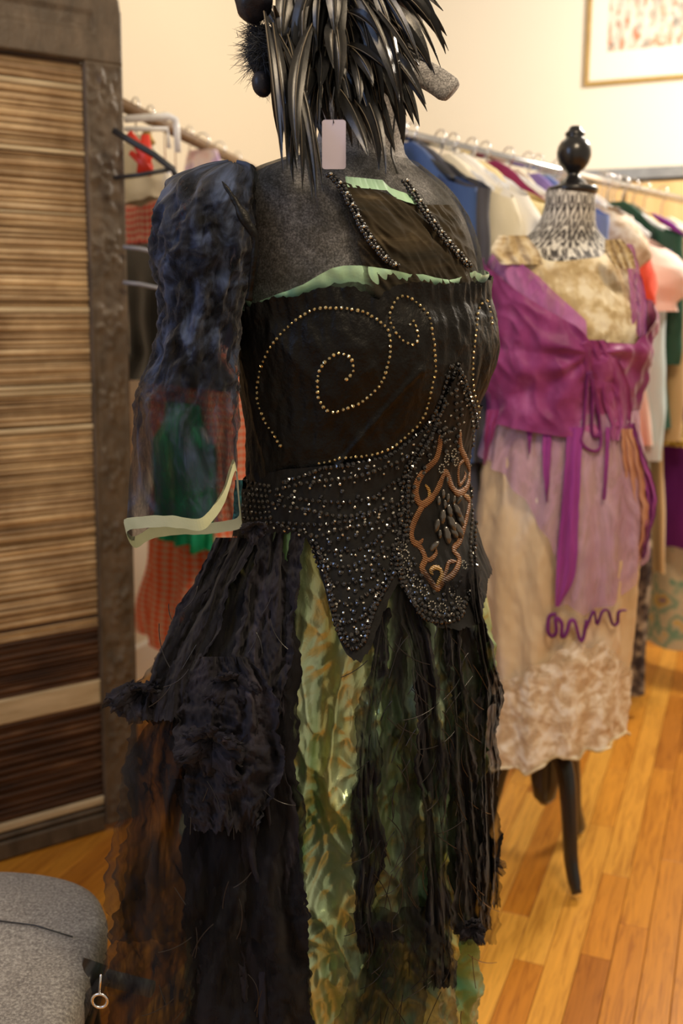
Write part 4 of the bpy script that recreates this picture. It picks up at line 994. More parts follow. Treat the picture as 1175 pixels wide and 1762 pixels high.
# thin strips and folds across the right part of the satin
panel('gauze_overlay', [(980, 690, 826), (1060, 672, 832), (1150, 668, 838), (1300, 680, 846), (1450, 690, 850), (1560, 700, 858), (1625, 720, 850)], M['gauze'], SK, .014, 9, .008, 9, 100, 150, dens=lambda u, v: .30 + .45*abs(math.sin(u*13)), rag=7)
for i, (rw, dn) in enumerate([
 ([(1040, 654, 676), (1085, 646, 668), (1180, 626, 662), (1280, 612, 652), (1380, 606, 650), (1480, 606, 668), (1560, 612, 640), (1640, 618, 650)], 1.0),
 ([(985, 692, 716), (1040, 690, 722), (1100, 700, 742), (1220, 714, 760), (1350, 722, 770), (1480, 730, 770), (1600, 735, 780), (1700, 728, 775)], .95),
 ([(1000, 764, 786), (1040, 762, 792), (1150, 770, 800), (1280, 778, 812), (1400, 782, 824), (1500, 782, 840), (1600, 780, 850)], .9),
 ([(975, 806, 824), (1030, 808, 832), (1130, 822, 850), (1190, 828, 866), (1290, 824, 852), (1400, 826, 858), (1500, 828, 866), (1560, 820, 860)], 1.0),
 ([(1120, 650, 700), (1250, 655, 700), (1400, 640, 702), (1520, 650, 716), (1620, 640, 730), (1775, 610, 735)], .5)]):
    panel('gauze_strip', rw, M['gauze'], SK, .026, 3, .008, 12+i, 36, 140, dens=lambda u, v, d=dn: d, rag=6, crink=.006)
panel('gauze_strip', [(1560, 600, 740), (1620, 590, 770), (1700, 600, 790), (1775, 560, 780)], M['gauze'], SK, .03, 5, .012, 21, 70, 60, dens=lambda u, v: .55, rag=8, twist=.3, crink=.009)
# flowers and knots of gathered gauze
def rosette(name, cx_, cy_, Y, rpx, n, seed, label=None, dens=1.0, sq=.8):
    random.seed(seed); rows_ = MB(); V = []; Fc = []; U = []; Dn = []
    c = P(cx_, cy_, Y); s = rpx*1.35/F
    for k in range(n):
        a = 2*math.pi*k/n + random.uniform(-.3, .3); L = s*random.uniform(.6, 1.05); el = random.uniform(-.9, .9)
        dirv = Vector((math.cos(a), -.35 + .5*math.sin(el), math.sin(a)*sq)); side_ = Vector((-math.sin(a), .3*math.cos(a*3), math.cos(a)*sq)).normalized()
        base = len(V); NU, NV = 8, 9
        for j in range(NV+1):
            v = j/NV
            for i in range(NU+1):
                u = i/NU*2-1; wd = s*.34*math.sin(min(1, v*1.15+.08)*math.pi*.75)*(1 + .3*nz(k, v*3, seed))
                p = c + dirv*(L*v) + side_*(u*wd) + Vector((0, -.35*s*math.sin(v*2.6)*(1 - .5*u*u) + .12*s*nz(u*3+k, v*4, seed), -.25*L*v*v)) 
                p += Vector((nz(u*5, v*6, k), nz(u*5, v*6, k+9), nz(u*5+7, v*6, k)))*s*.10
                V.append(p); U.append((u*.05+k, v*.1)); Dn.append(dens*(1 - .35*v**4))
        for j in range(NV):
            for i in range(NU): b = base + j*(NU+1) + i; Fc.append((b, b+1, b+NU+2, b+NU+1))
    o = link_mesh(name, V, Fc, M['gauze_thick'], dr, True, uvs=U, dens=Dn)
    if label: tag(o, label)
    return o
rosette('gauze_rosette', 243, 1188, 1.16, 52, 15, 1, 'ragged black gauze flower at the left hip', .85)
rosette('gauze_rosette', 400, 1170, 1.10, 42, 10, 2)
rosette('gauze_rosette', 365, 1270, 1.08, 58, 12, 3)
rosette('gauze_rosette', 812, 1590, 1.16, 32, 11, 4, 'small black gauze knot low on the right', .9)
rosette('gauze_rosette', 850, 1200, 1.28, 14, 7, 5, dens=.7)
rosette('gauze_rosette', 845, 1480, 1.26, 26, 8, 6, dens=.6)
rosette('gauze_rosette', 440, 905, 1.13, 24, 9, 7)
rosette('gauze_rosette', 660, 1590, 1.11, 30, 9, 8, dens=.55)
# fine loose threads along the gauze
random.seed(31); mb = MB()
for k in range(150):
    x, y = random.choice([(random.uniform(630, 815), random.uniform(1060, 1740))]*3 + [(random.uniform(270, 470), random.uniform(1000, 1740))])
    hl = SK if x > 550 else GH; a = random.uniform(-.9, .9) + math.pi/2; L = random.uniform(25, 80); cv = random.uniform(-.02, .02); pts = []
    for i in range(7):
        pts.append(on_hull(hl, x, y, .034 + .004*nz(i, k))); x += math.cos(a)*L/6; y += math.sin(a)*L/6; a += cv*L/6
    mb.tube(pts, .00055, 4, False)
tag(mb.build('loose_threads', M['black'], dr), kind='stuff')
# ---------------------------------------------------------------- the sheer sleeve (her right arm, to the left)
SL = [(279, 392, 408, 1.205, .006), (283, 362, 428, 1.205, .024), (292, 332, 437, 1.20, .038), (306, 304, 438, 1.19, .048), (330, 287, 438, 1.18, .058), (365, 274, 436, 1.175, .062), (410, 265, 440, 1.17, .064), (460, 270, 430, 1.165, .06), (520, 280, 414, 1.16, .056), (560, 278, 408, 1.16, .055), (610, 268, 404, 1.155, .055), (650, 250, 402, 1.155, .056), (720, 240, 402, 1.15, .06), (790, 230, 404, 1.15, .062)]
SLT = smooth_tab(SL, 5)
HEM = [(410, 850, 1.15), (404, 800, 1.13), (385, 855, 1.11), (362, 890, 1.098), (343, 904, 1.092), (310, 900, 1.095), (280, 898, 1.10), (245, 900, 1.11), (216, 906, 1.125), (230, 934, 1.15), (262, 918, 1.17), (305, 912, 1.185), (350, 911, 1.19), (385, 907, 1.185), (412, 900, 1.17), (413, 880, 1.16)]
NSL = 110; hem3 = spline(HEM + [HEM[0]], 1.0)
hem3 = [hem3[int(i*len(hem3)/NSL)] for i in range(NSL)]
rows = []; uvs = []; ds = []; RV = 200
for j in range(RV+1):
    v = j/RV; row = []
    py = lerp(279, 790, min(1, v/.86)); xl, xr, Yc, dp = interp(SLT, py)
    hb = max(0, (v-.72)/.28); hb = hb*hb*(3-2*hb)
    for k in range(NSL):
        a = 2*math.pi*k/NSL - .0
        cxp = (xl+xr)/2; hw = (xr-xl)/2
        kk = 1 + .0
        e = (.13*ridge(math.cos(a)*2.2 + 3, math.sin(a)*2.2, v*8 + 2) - .05 + .11*nz(math.cos(a)*4, math.sin(a)*4, v*22) + .03*nz(math.cos(a)*11, math.sin(a)*11, v*60))*(1-hb)
        # gathered puckers
        e += (.040*ridge(v*26 + math.cos(a)*3, math.cos(a)*5, math.sin(a)*5) + .022*ridge(v*50, math.cos(a)*11, math.sin(a)*11))*(1-hb)
        e += .035*ridge(v*13 + .6*math.sin(a), math.cos(a)*1.3, 5)*(1-hb)
        px = cxp + hw*math.cos(a)*(1+e); Y = Yc - dp*math.sin(a)*(1+e)
        p = P(px, py + 9*nz(math.cos(a)*3, math.sin(a)*3, v*9)*(1-hb), Y)
        if hb > 0:
            h = hem3[k]; q = P(h[0], h[1], h[2]); p = p.lerp(q, hb)
        row.append(p); uvs.append((k/NSL*.45, -v*.45)); 
        cr = ridge(math.cos(a)*3, math.sin(a)*3 + v*5, v*4)
        ds.append(lerp(1.15, .56, min(1, max(0, (v-.38)/.35)))*(.9 + .3*max(0, cr)))
    rows.append(row)
grid('sheer_sleeve', rows, M['sleeve'], dr, wrap=True, uvs=uvs, dens=ds)
# binding of the hem
pts = [P(h[0], h[1], h[2]) for h in hem3]; pts.append(pts[0]); mb = MB()
V = []; Fc = []
upv = [Vector((.15, -.1, 1)).normalized()]*len(pts)
for i, p in enumerate(pts):
    wv = .0075 + .0012*nz(i*.3, 2); o_ = Vector((0, -.0006, 0))
    a_ = p + Vector((-.2, 0, 1)).normalized()*wv; b_ = p - Vector((-.2, 0, 1)).normalized()*wv*.8
    pass
    V += [a_ + o_, b_ + o_, b_ - o_, a_ - o_]
for i in range(len(pts)-1):
    for k in range(4): Fc.append((i*4+k, i*4+(k+1) % 4, (i+1)*4+(k+1) % 4, (i+1)*4+k))
link_mesh('sleeve_binding', V, Fc, M['hemmint'], dr, False)
# armhole seam piping, from the shoulder down to the underarm
pp = spline([P(382, 312, 1.105), P(404, 345, 1.096), P(424, 382, 1.092), P(439, 408, 1.092), P(438, 440, 1.094), P(434, 475, 1.10), P(428, 518, 1.108)], .003)
mb = MB(); mb.tube(pp, [(.0035 + .0022*nz(i*.25, 0) + .003*math.exp(-((i-17)/4)**2))*min(1, (i+1)/7) for i in range(len(pp))], 8); mb.build('armhole_seam', M['velvet'], dr)
# dark end of the arm stump under the sleeve
sc_ = P(372, 372, 1.165); mb = MB(); mb.ball(sc_, .030, 20, 14, (.9, .5, 1.0)); o = mb.build('arm_stump', M['blackplastic'], mq)
# blue-green satin glimpse between sleeve and corset
V = [P(405, 838, 1.17), P(414, 838, 1.165), P(416, 905, 1.165), P(402, 900, 1.17)]
rows = []
for j in range(20):
    v = j/19; rows.append([P(lerp(404, 400, v) + 13*u + 2*nz(v*5, u), 826 + 76*v, 1.175 + .004*ridge(u*2, v*8)) for u in (0, .25, .5, .75, 1)])
uvs = [(a*.05, b*.05) for b in range(20) for a in range(5)]
M['teal_satin'] = fabric('teal_satin', [(.35, (.01, .05, .07)), (.6, (.03, .15, .18)), (.7, (.10, .30, .30))], (1, 1, 1), 60, 3, .3)
grid('side_placket', rows, M['teal_satin'], dr, uvs=uvs)
# ---------------------------------------------------------------- necklace
nk = thing('bead_necklace', T1.pt(0, 1.45, .02), 'double strand of black jet beads hanging down both sides of the sheer chest', 'necklace')
random.seed(17)
def strand(path, label):
    mb = MB()
    for off in (-4, 4):
        for i, p in enumerate(spline(v2([(x+off, y) for x, y in path]), 6.6)):
            q, n = cast(TBn, p[0] + random.uniform(-1.2, 1.2), p[1], .004); mb.ball(q, .0027*random.uniform(.85, 1.2), 8, 6)
    mb2 = mb.build('strand', M['jet'], nk, True); tag(mb2, label, kind='stuff')
    mb = MB()
    for i, p in enumerate(spline(v2(path), 21)):
        q, n = cast(TBn, p[0], p[1], .0062); mb.ball(q, .0022, 8, 6)
    tag(mb.build('strand', M['silver_bead'], nk, True), 'bright beads of the strand', kind='stuff')
TBn = T1.tree(1.28, 1.56, .013)
strand([(566, 306), (585, 325), (603, 358), (622, 395), (642, 425), (662, 448), (683, 461)], 'left strand of jet beads')
strand([(694, 316), (706, 334), (724, 362), (748, 396), (770, 424), (790, 446), (804, 462)], 'right strand of jet beads')
# ---------------------------------------------------------------- hanging card
tg = thing('paper_tag', P(575, 206, 1.115), 'small lavender card tag hanging from the feathers before the neck', 'tag')
def rcard(x0, y0, x1, y1, Y, r=5, th=.0008):
    pts = []
    for (cx_, cy_, a0) in ((x1-r, y0+r, -90), (x1-r, y1-r, 0), (x0+r, y1-r, 90), (x0+r, y0+r, 180)):
        for k in range(5): a = R(a0 + k*22.5); pts.append((cx_ + r*math.cos(a), cy_ + r*math.sin(a)))
    f_ = [P(x, y, Y) for x, y in pts]; b_ = [P(x, y, Y) + Vector((0, th, 0)) for x, y in pts]; n = len(pts)
    return f_ + b_, [tuple(range(n)), tuple(range(2*n-1, n-1, -1))] + [(i, (i+1) % n, n+(i+1) % n, n+i) for i in range(n)]
v_, f_ = rcard(554, 206, 595, 291, 1.115); fix_normals(link_mesh('card', v_, f_, M['tagcard'], tg, False))
mb = MB(); mb.tube([P(574, 212, 1.1145), P(571, 180, 1.12), P(575, 150, 1.14)], .0006, 5); mb.build('string', M['blackplastic'], tg)
# ---------------------------------------------------------------- feather headdress
hd = thing('feather_headdress', P(590, 20, 1.24), 'black headdress of long pointed feathers covering the mannequin head', 'headdress')
random.seed(23)
def feather(p0, p1, bend, wd, twist=0.0, seed=0):
    n = 12; d = p1-p0; L = d.length; V = []; Fc = []; U = []
    vd = ((p0+p1)/2 - CAM).normalized(); sd = d.cross(vd).normalized(); fw = sd.cross(d).normalized()
    sd = (sd*math.cos(twist) + fw*math.sin(twist)); fw = sd.cross(d).normalized()
    for i in range(n+1):
        t_ = i/n; c = p0 + d*t_ + bend*(4*t_*(1-t_)) 
        ww = wd*(math.sin(min(1, t_*1.6+.12)*math.pi/2)**1.0)*(1 - t_**2.4)**.9 + .0002
        cup = ww*.45
        V += [c - sd*ww + fw*cup, c - sd*ww*.5 + fw*cup*.3, c - fw*.0008, c + sd*ww*.5 + fw*cup*.3, c + sd*ww + fw*cup]
        U += [(0, t_), (.25, t_), (.5, t_), (.75, t_), (1, t_)]
    for i in range(n):
        for k in range(4): Fc.append((i*5+k, i*5+k+1, i*5+k+6, i*5+k+5))
    o = link_mesh('feather', V, Fc, M['feather'], hd, True, uvs=U)
    mb = MB(); mb.tube([p0 + d*t_ + bend*(4*t_*(1-t_)) - fw*.0012 for t_ in [i/8 for i in range(8)]], [.0008*(1-i/9) for i in range(8)], 4)
    mb.build('shaft', M['rachis'], o)
FE = [((455, 20), (487, 300)), ((462, 60), (497, 250)), ((470, 40), (505, 318)), ((480, 60), (545, 352)), ((490, 90), (548, 362)), ((500, 110), (538, 345)), ((478, 80), (512, 296)), ((470, 30), (476, 130)), ((440, 0), (478, 60)), ((505, 120), (556, 330)), ((500, 60), (528, 112)), ((530, 20), (540, 112)), ((520, 140), (566, 262)), ((495, 60), (520, 330)),
 ((520, 60), (590, 235)), ((540, 120), (606, 252)), ((560, 130), (625, 262)), ((580, 150), (634, 270)), ((600, 160), (652, 292)), ((620, 150), (664, 302)), ((560, 90), (604, 224)), ((590, 40), (602, 118)), ((560, 60), (606, 124)), ((575, 30), (574, 118)), ((600, 20), (656, 64)), ((640, 60), (690, 240)), ((650, 100), (694, 250)), ((660, 110), (712, 214)), ((670, 100), (722, 218)), ((650, 80), (735, 192)),
 ((640, 70), (733, 180)), ((660, 90), (728, 162)), ((670, 60), (733, 102)), ((650, 50), (722, 98)), ((640, 20), (683, 68)), ((660, 10), (700, 70)), ((600, 70), (642, 150)), ((590, 75), (668, 122)), ((620, 100), (700, 200)), ((630, 70), (712, 130)), ((600, 120), (640, 232)), ((625, 120), (680, 262)), ((480, 100), (494, 292)), ((468, 100), (492, 220))]
for i in range(120):
    x0 = max(470, min(672, random.gauss(578, 50))); y0 = random.uniform(-70, 120)
    ang = (x0-560)/170*(.75 if x0 < 590 else 1.15) + random.gauss(0, .17); L = random.uniform(70, 240)*(1 if y0 < 50 else .8)
    x1 = x0 + math.sin(ang)*L; y1 = y0 + math.cos(ang)*L
    x1 = max(x1, 486)
    lim = 335 if x1 < 545 else 248 - .85*max(0, x1-630) + random.uniform(-30, 10)
    if y1 > lim: x1 -= math.tan(ang)*(y1-lim)*.6; y1 = lim
    FE.append(((x0, y0), (x1, y1)))
for i, ((x0, y0), (x1, y1)) in enumerate(FE):
    rel0 = (x0-590)/105; Y0 = 1.30 - .10*math.sqrt(max(0, 1-min(1, rel0*rel0))) - random.uniform(0, .03)
    Y1 = Y0 - random.uniform(-.005, .045)
    if y1 > 262: Y1 = random.uniform(1.09, 1.12)
    if y1 > 262 or (x1 < 500 and y1 > 200): Y0 = min(Y0, 1.17)
    p0, p1 = P(x0, y0, Y0), P(x1, y1, Y1); L = (p1-p0).length
    feather(p0, p1, Vector((random.uniform(-.03, .03)*L + .03*L*(1 if x1 > x0 else -1), -.10*L, .04*L)), random.uniform(.0035, .0105)*(1.2 if L > .09 else 1), random.uniform(-1.1, 1.1), i)
# cap the feathers are sewn to
mb = MB(); mb.ball(hc + Vector((0, -.01, .02)), .1, 28, 20, (.95, .95, 1.12)); 
for i, q in enumerate(mb.v): mb.v[i] = q + (q-hc).normalized()*.008*nz(q.x*40, q.y*40, q.z*40)
o = mb.build('feather_cap', M['darksilk'], hd)
# dark crumpled silk balls at the crown
def crumple(name, c, r, sq, seed, mat, n=22):
    mb = MB(); mb.ball(c, r, n, n-6, sq)
    for i, q in enumerate(mb.v):
        d = (q-c); mb.v[i] = q + d*(.16*ridge(q.x*38+seed, q.y*38, q.z*38) + .08*nz(q.x*90, q.y*90, q.z*90+seed))
    return mb.build(name, M[mat], hd)
crumple('silk_ball', P(672, 2, 1.22), .020, (1, .9, .9), 1, 'darksilk'); crumple('silk_ball', P(436, 2, 1.20), .021, (1, .9, 1), 2, 'darksilk')
crumple('silk_ball', P(450, 146, 1.20), .0115, (.9, .9, 1.1), 3, 'darksilk')
# fluffy marabou puff on the left
random.seed(44); mb = MB()
for (cx_, cy_, rr, n) in ((452, 88, 38, 1100), (442, 60, 26, 420), (462, 128, 24, 420)):
    for k in range(n):
        a = random.uniform(0, 2*math.pi); c = P(cx_ + random.gauss(0, 7), cy_ + random.gauss(0, 12), 1.215 + random.uniform(-.012, .012)); L = rr*random.uniform(.4, 1.1)/F*1.2
        d = Vector((math.cos(a)*1.0 - .15, random.uniform(-.8, .3), math.sin(a)*.9)).normalized()*L; b = Vector((random.uniform(-1, 1), 0, random.uniform(-1.2, .5)))*L*.4
        mb.tube([c, c + d*.5 + b*.3, c + d + b], [.0004, .00035, .00008], 3, False)
tag(mb.build('marabou_puff', M['fluff'], hd), 'fluffy dark down tuft', kind='stuff')
crumple('silk_core', P(455, 95, 1.222), .019, (.9, .8, 1.5), 5, 'darksilk')
# ---------------------------------------------------------------- the far dress form
F2X, F2Y, YAW2 = .485, 2.20, R(24)
T2 = Hull(F2X, F2Y, YAW2, [(.84, .17, .135, .14, 0, 0), (.95, .176, .135, .135, 0, 0), (1.03, .155, .12, .115, 0, 0), (1.08, .142, .11, .105, 0, 0), (1.15, .15, .12, .105, 0, 0), (1.24, .166, .14, .11, 0, 0), (1.30, .168, .128, .11, 0, 0), (1.36, .168, .10, .10, 0, 0), (1.40, .163, .085, .09, 0, 0), (1.43, .145, .068, .075, 0, .008), (1.455, .10, .056, .062, 0, .01), (1.48, .068, .052, .058, 0, .008), (1.52, .055, .05, .052, 0, 0), (1.555, .052, .048, .05, 0, 0)])
t = NT('damask'); v = t.coord('UV', (1, 1, 1)); sx = t.n('ShaderNodeSeparateXYZ'); t.l(v, sx.inputs[0])
uu = t.math('ABSOLUTE', t.math('SUBTRACT', t.math('FRACT', t.math('MULTIPLY', sx.outputs[0], 12.0)), .5)); vv = t.math('MULTIPLY', t.math('FRACT', t.math('MULTIPLY', sx.outputs[1], 9.0)), 1.0)
cb = t.n('ShaderNodeCombineXYZ'); t.l(uu, cb.inputs[0]); t.l(vv, cb.inputs[1])
f = t.noise(cb.outputs[0], 5.5, 3, .6, 1.3)
med = t.math('ADD', t.math('MULTIPLY', t.math('ABSOLUTE', t.math('SUBTRACT', vv, .5)), 1.1), uu)
f2 = t.math('ADD', t.math('MULTIPLY', t.math('SINE', t.math('MULTIPLY', med, 22.0)), .06), f)
t.set(Base_Color=t.ramp(f2, [(.44, (.055, .05, .05)), (.49, (.22, .2, .19)), (.53, (.72, .70, .64)), (.7, (.80, .78, .72))]), Roughness=.7); M['damask'] = t.m
M['magenta'] = fabric('plum_velvet', [(.35, (.19, .022, .12)), (.55, (.29, .045, .19)), (.7, (.44, .12, .32))], (1, 1, .7), 12, 4, .5, sheen=.4, bs=30, bstr=.5, bd=.005)
M['plum_dark'] = fabric('plum_cord', [(.35, (.13, .01, .10)), (.7, (.22, .025, .17))], (1, 1, 1), 20, 3, .5, sheen=.3)
M['purple_ribbon'] = fabric('purple_ribbon', [(.35, (.11, .01, .10)), (.7, (.20, .03, .20))], (1, 1, 1), 20, 3, .5, sheen=.3)
M['cream_satin'] = fabric('cream_satin', [(.35, (.60, .44, .26)), (.55, (.72, .56, .36)), (.7, (.70, .62, .56))], (1, 1, .4), 7, 4, .4, bs=24, bstr=.6, bd=.005)
M['cream_lace'] = fabric('cream_lace', [(.40, (.50, .38, .20)), (.5, (.68, .56, .34)), (.6, (.84, .76, .56))], (1, 1, 1), 26, 5, .75, bs=50, bstr=.8, bd=.004)
M['hem_lace'] = gauze('hem_lace', [(.4, (.58, .42, .26)), (.5, (.74, .60, .42)), (.6, (.90, .82, .70))], .82, 1.2, (1, 1, 1), 34, 50)
M['lilac_net'] = gauze('lilac_net', [(.35, (.44, .24, .40)), (.6, (.58, .38, .50)), (.8, (.70, .54, .60))], .46, .52, (1, .3, 1), 10, 20)
M['plum_net'] = gauze('plum_net', [(.35, (.22, .03, .20)), (.6, (.34, .06, .30)), (.8, (.45, .12, .40))], .80, .92, (1, .3, 1), 10, 20)
M['shoulder_net'] = gauze('shoulder_net', [(.35, (.36, .10, .30)), (.6, (.50, .20, .42)), (.8, (.66, .42, .55))], .70, .9, (1, .5, 1), 10, 20)
M['peach'] = fabric('peach_crinkle', [(.35, (.46, .22, .14)), (.55, (.60, .32, .20)), (.7, (.74, .48, .33))], (1, 1, .5), 16, 4, .6, bs=40, bstr=.6, bd=.004)
df = thing('dress_form', (F2X, F2Y, 0), 'damask covered dress form with round black finial in the purple dress', 'mannequin')
rows = []; uvs = []
for j in range(61):
    z = lerp(1.553, 1.10, j/60); row = []
    for k in range(65):
        th = -math.pi + 2*math.pi*k/64; row.append(T2.pt(th, z)); uvs.append((th/ (2*math.pi), z))
    rows.append(row)
grid('torso', rows, M['damask'], df, uvs=uvs)
cn = T2.pt(0, 1.55); cx0 = Vector((F2X + .004, F2Y, 0))
mb = MB(); mb.lathe(cx0, [(.0, 1.545), (.046, 1.545), (.052, 1.549), (.054, 1.556), (.052, 1.561), (.040, 1.563), (.030, 1.568), (.024, 1.575), (.017, 1.580), (.013, 1.586), (.0125, 1.590), (.017, 1.595)][::1], 36); mb.build('neck_cap', M['black'], df)
prof = [(.0125, 1.588), (.015, 1.592), (.023, 1.598), (.031, 1.609), (.0355, 1.622), (.036, 1.632), (.034, 1.643), (.028, 1.653), (.020, 1.659), (.0185, 1.662), (.0205, 1.666), (.0205, 1.670), (.014, 1.675), (.013, 1.679), (.010, 1.683), (.0, 1.685)]
mb = MB(); mb.lathe(cx0, prof, 36); mb.build('finial', M['black'], df)
mb = MB(); mb.lathe((F2X, F2Y, 0), [(.017, 1.1), (.017, .42), (.03, .40), (.034, .36), (.03, .28), (.036, .22), (.028, .17), (.012, .15)], 24); mb.build('pole', M['black'], df)
for az in (15, 135, 255):
    a = R(az); d = Vector((math.sin(a), -math.cos(a), 0))
    path = spline([Vector((F2X, F2Y, .30)) + d*.02, Vector((F2X, F2Y, .315)) + d*.055, Vector((F2X, F2Y, .27)) + d*.10, Vector((F2X, F2Y, .17)) + d*.125, Vector((F2X, F2Y, .085)) + d*.14, Vector((F2X, F2Y, .03)) + d*.165, Vector((F2X, F2Y, .012)) + d*.18], .012)
    n = len(path); sd = d.cross(up); mb = MB()
    mb.tube(path, [lerp(.032, .021, i/(n-1))*(1 if i < n-2 else .85) for i in range(n)], 12, True, .62, sd)
    mb.build('leg', M['black'], df)
TB2 = T2.tree(.60, 1.50, .006)
# ---------------------------------------------------------------- its dress
d2 = thing('costume_dress', (F2X, F2Y, .25), 'plum velvet and cream lace costume dress with lilac net overskirt on the far form', 'dress')
ROOT[d2.name] = Vector((F2X, F2Y, .25))
nl = edge_fn(T2, TB2, [(842, 432), (880, 408), (903, 404), (918, 424), (936, 448), (963, 450), (1000, 446), (1032, 442), (1046, 416), (1068, 414), (1084, 430)], [(-2.0, 1.41), (2.0, 1.41), (3.1, 1.44)])
shell('lace_bodice', T2, nl, lambda th: 1.09, M['cream_lace'], d2, 220, 60, .006, lambda th, z, v: .004*ridge(th*6, z*30, 3) + .003*nz(th*20, z*50))
wt = edge_fn(T2, TB2, [(818, 424), (840, 446), (870, 470), (905, 505), (945, 535), (985, 560), (1005, 584), (1030, 588), (1075, 592), (1096, 560), (1106, 520)], [(-1.9, 1.36), (2.0, 1.34), (3.1, 1.33)])
wb = edge_fn(T2, TB2, [(850, 700), (862, 722), (918, 740), (960, 748), (998, 752), (1040, 738), (1070, 732), (1090, 706)], [(-2.0, 1.09), (2.0, 1.07), (3.1, 1.08)])
tc = T2.inv(cast(TB2, 1008, 606)[0])
def wfn(th, z, v):
    dx, dz = (th-tc[0])*.15, z-tc[1]; an = math.atan2(dz, dx); r = math.hypot(dx, dz)
    e = .0055*math.sin(an*7 + 3*nz(an, r*6) + r*20)*min(1, r/.05) + .008*nz(th*5, z*24, 2) + .006*ridge(th*3.5, z*22 + th*2, 5)
    return e + .004
shell('velvet_wrap', T2, wt, wb, M['magenta'], d2, 300, 90, .026, wfn)
# net over the left shoulder and a velvet band above the wrap
st_ = edge_fn(T2, TB2, [(816, 418), (850, 424), (890, 440), (930, 478), (965, 515), (1003, 552)], [(-1.9, 1.42)])
sb_ = edge_fn(T2, TB2, [(818, 470), (850, 500), (890, 530), (930, 560), (965, 580), (1003, 590)], [(-1.9, 1.33)])
tL, tR = T2.inv(cast(TB2, 822, 440)[0])[0], T2.inv(cast(TB2, 1003, 560)[0])[0]
shell('shoulder_net', T2, st_, sb_, M['shoulder_net'], d2, 80, 30, .022, lambda th, z, v: .004*ridge(th*5, z*30, 3), t0=tL-.2, t1=tR, dens=lambda th, z, v: 1)
def pan2(name, pts_rows, mat, Y, amp=.006, folds=4, nu=24, nv=50, seed=0, hull=None, off=.02, rag=2, parent=None, dens=1.0, label=None):
    V = []; U = []; ds = []; tab = smooth_tab(pts_rows, 5)
    for j in range(nv+1):
        v = j/nv; py = lerp(pts_rows[0][0], pts_rows[-1][0], v); xl, xr = interp(tab, py); row = []
        for i in range(nu+1):
            u = i/nu; px = lerp(xl, xr, u) + rag*nz(py*.05, u*2, seed)
            f = amp*math.sin(u*folds*2*math.pi + 1.5*nz(v*3, seed))*(.4 + .6*v) + amp*.5*nz(u*8, v*10, seed)
            if hull is not None:
                p = on_hull2(hull, px, py, off + f)
            else:
                yv = Y(v) if callable(Y) else Y; p = P(px, py, yv - f)
            row.append(p); U.append((u*.15 + seed, -v*.4)); ds.append(dens)
        V.append(row)
    o = grid(name, V, mat, parent or d2, uvs=U, dens=ds)
    if label: tag(o, label)
    return o
def on_hull2(hull, px, py, off):
    Y = hull.cy - .15
    for _ in range(6):
        p = P(px, py, Y); a, bf, bb, ox, oy = interp(hull.rows, p.z); u = max(-.999, min(.999, (p.x-hull.cx-ox)/(a+off)))
        Y = lerp(Y, hull.cy + oy - (bf+off)*math.sqrt(1-u*u), .8)
    return P(px, py, Y)
S2 = Hull(F2X, F2Y, 0, [(1.12, .145, .12, .115, 0, 0), (1.05, .155, .13, .13, 0, 0), (.95, .172, .15, .15, 0, 0), (.8, .182, .165, .165, 0, 0), (.6, .176, .165, .165, 0, 0), (.42, .165, .16, .16, 0, 0), (.24, .160, .155, .155, -.004, 0)])
def s2fn(th, z, v): return .008*math.sin(th*13 + 1.3*nz(th, z*3))*(.3 + .7*v) + .005*ridge(th*3 + z*4, z*9, 2) + .002*nz(th*20, z*40)
shell('cream_underskirt', S2, lambda th: 1.10, lambda th: .36, M['cream_satin'], d2, 260, 120, .0, s2fn)
hb2 = edge_fn(S2, S2.tree(.1, 1.1, .01), [(838, 1300), (850, 1326), (880, 1322), (909, 1332), (941, 1312), (965, 1304), (988, 1306), (1004, 1296), (1030, 1290), (1052, 1280), (1068, 1262)], [(-2, .27), (2, .29), (3.1, .28)])
shell('hem_lace', S2, lambda th: .56 + .05*math.sin(th*3+1) + .03*nz(th*6, 1), lambda th: hb2(th) + .006*abs(math.sin(th*14)), M['hem_lace'], d2, 300, 60, .010, lambda th, z, v: s2fn(th, z, v) + .003*nz(th*40, z*60, 3), dens=lambda th, z, v: 1.2 if v > .25 else .5 + 2.6*v)
mb = MB(); mb.tube([S2.pt(2*math.pi*k/200 - math.pi, hb2(2*math.pi*k/200 - math.pi) + .006*abs(math.sin((2*math.pi*k/200 - math.pi)*14)), .013 + s2fn(2*math.pi*k/200 - math.pi, .27, 1)) for k in range(201)], .0028, 5, False); mb.build('scalloped_edge', M['cream_lace'], d2)
hem_l = edge_fn(S2, S2.tree(.1, 1.1, .01), [(830, 776), (842, 795), (862, 812), (881, 835), (905, 858), (925, 905), (945, 925), (957, 965), (958, 1046), (976, 1040), (1000, 1056), (1030, 1046), (1066, 1030), (1080, 1008), (1096, 985)], [(-2, .92), (2, .85), (3.1, .9)])
shell('lilac_overskirt', S2, lambda th: 1.095, hem_l, M['lilac_net'], d2, 280, 110, .016, lambda th, z, v: .007*math.sin(th*17 + 1.5*nz(th*2, z*3))*(.3 + v) + .003*nz(th*12, z*30), dens=lambda th, z, v: 1.0)
for i, rw in enumerate([[(735, 976, 1002), (800, 972, 1000), (880, 965, 996), (960, 958, 993), (1000, 956, 986), (1044, 955, 962)], [(735, 934, 950), (780, 933, 948), (820, 935, 946), (864, 940, 942)], [(735, 904, 918), (760, 908, 914), (782, 910, 912)], [(735, 1042, 1050), (800, 1040, 1047), (860, 1036, 1042)]]):
    pan2('net_stripe', rw, M['plum_net'], None, .003, 2, 12, 50, 5+i, S2, .026, 1, label='darker plum stripe of net')
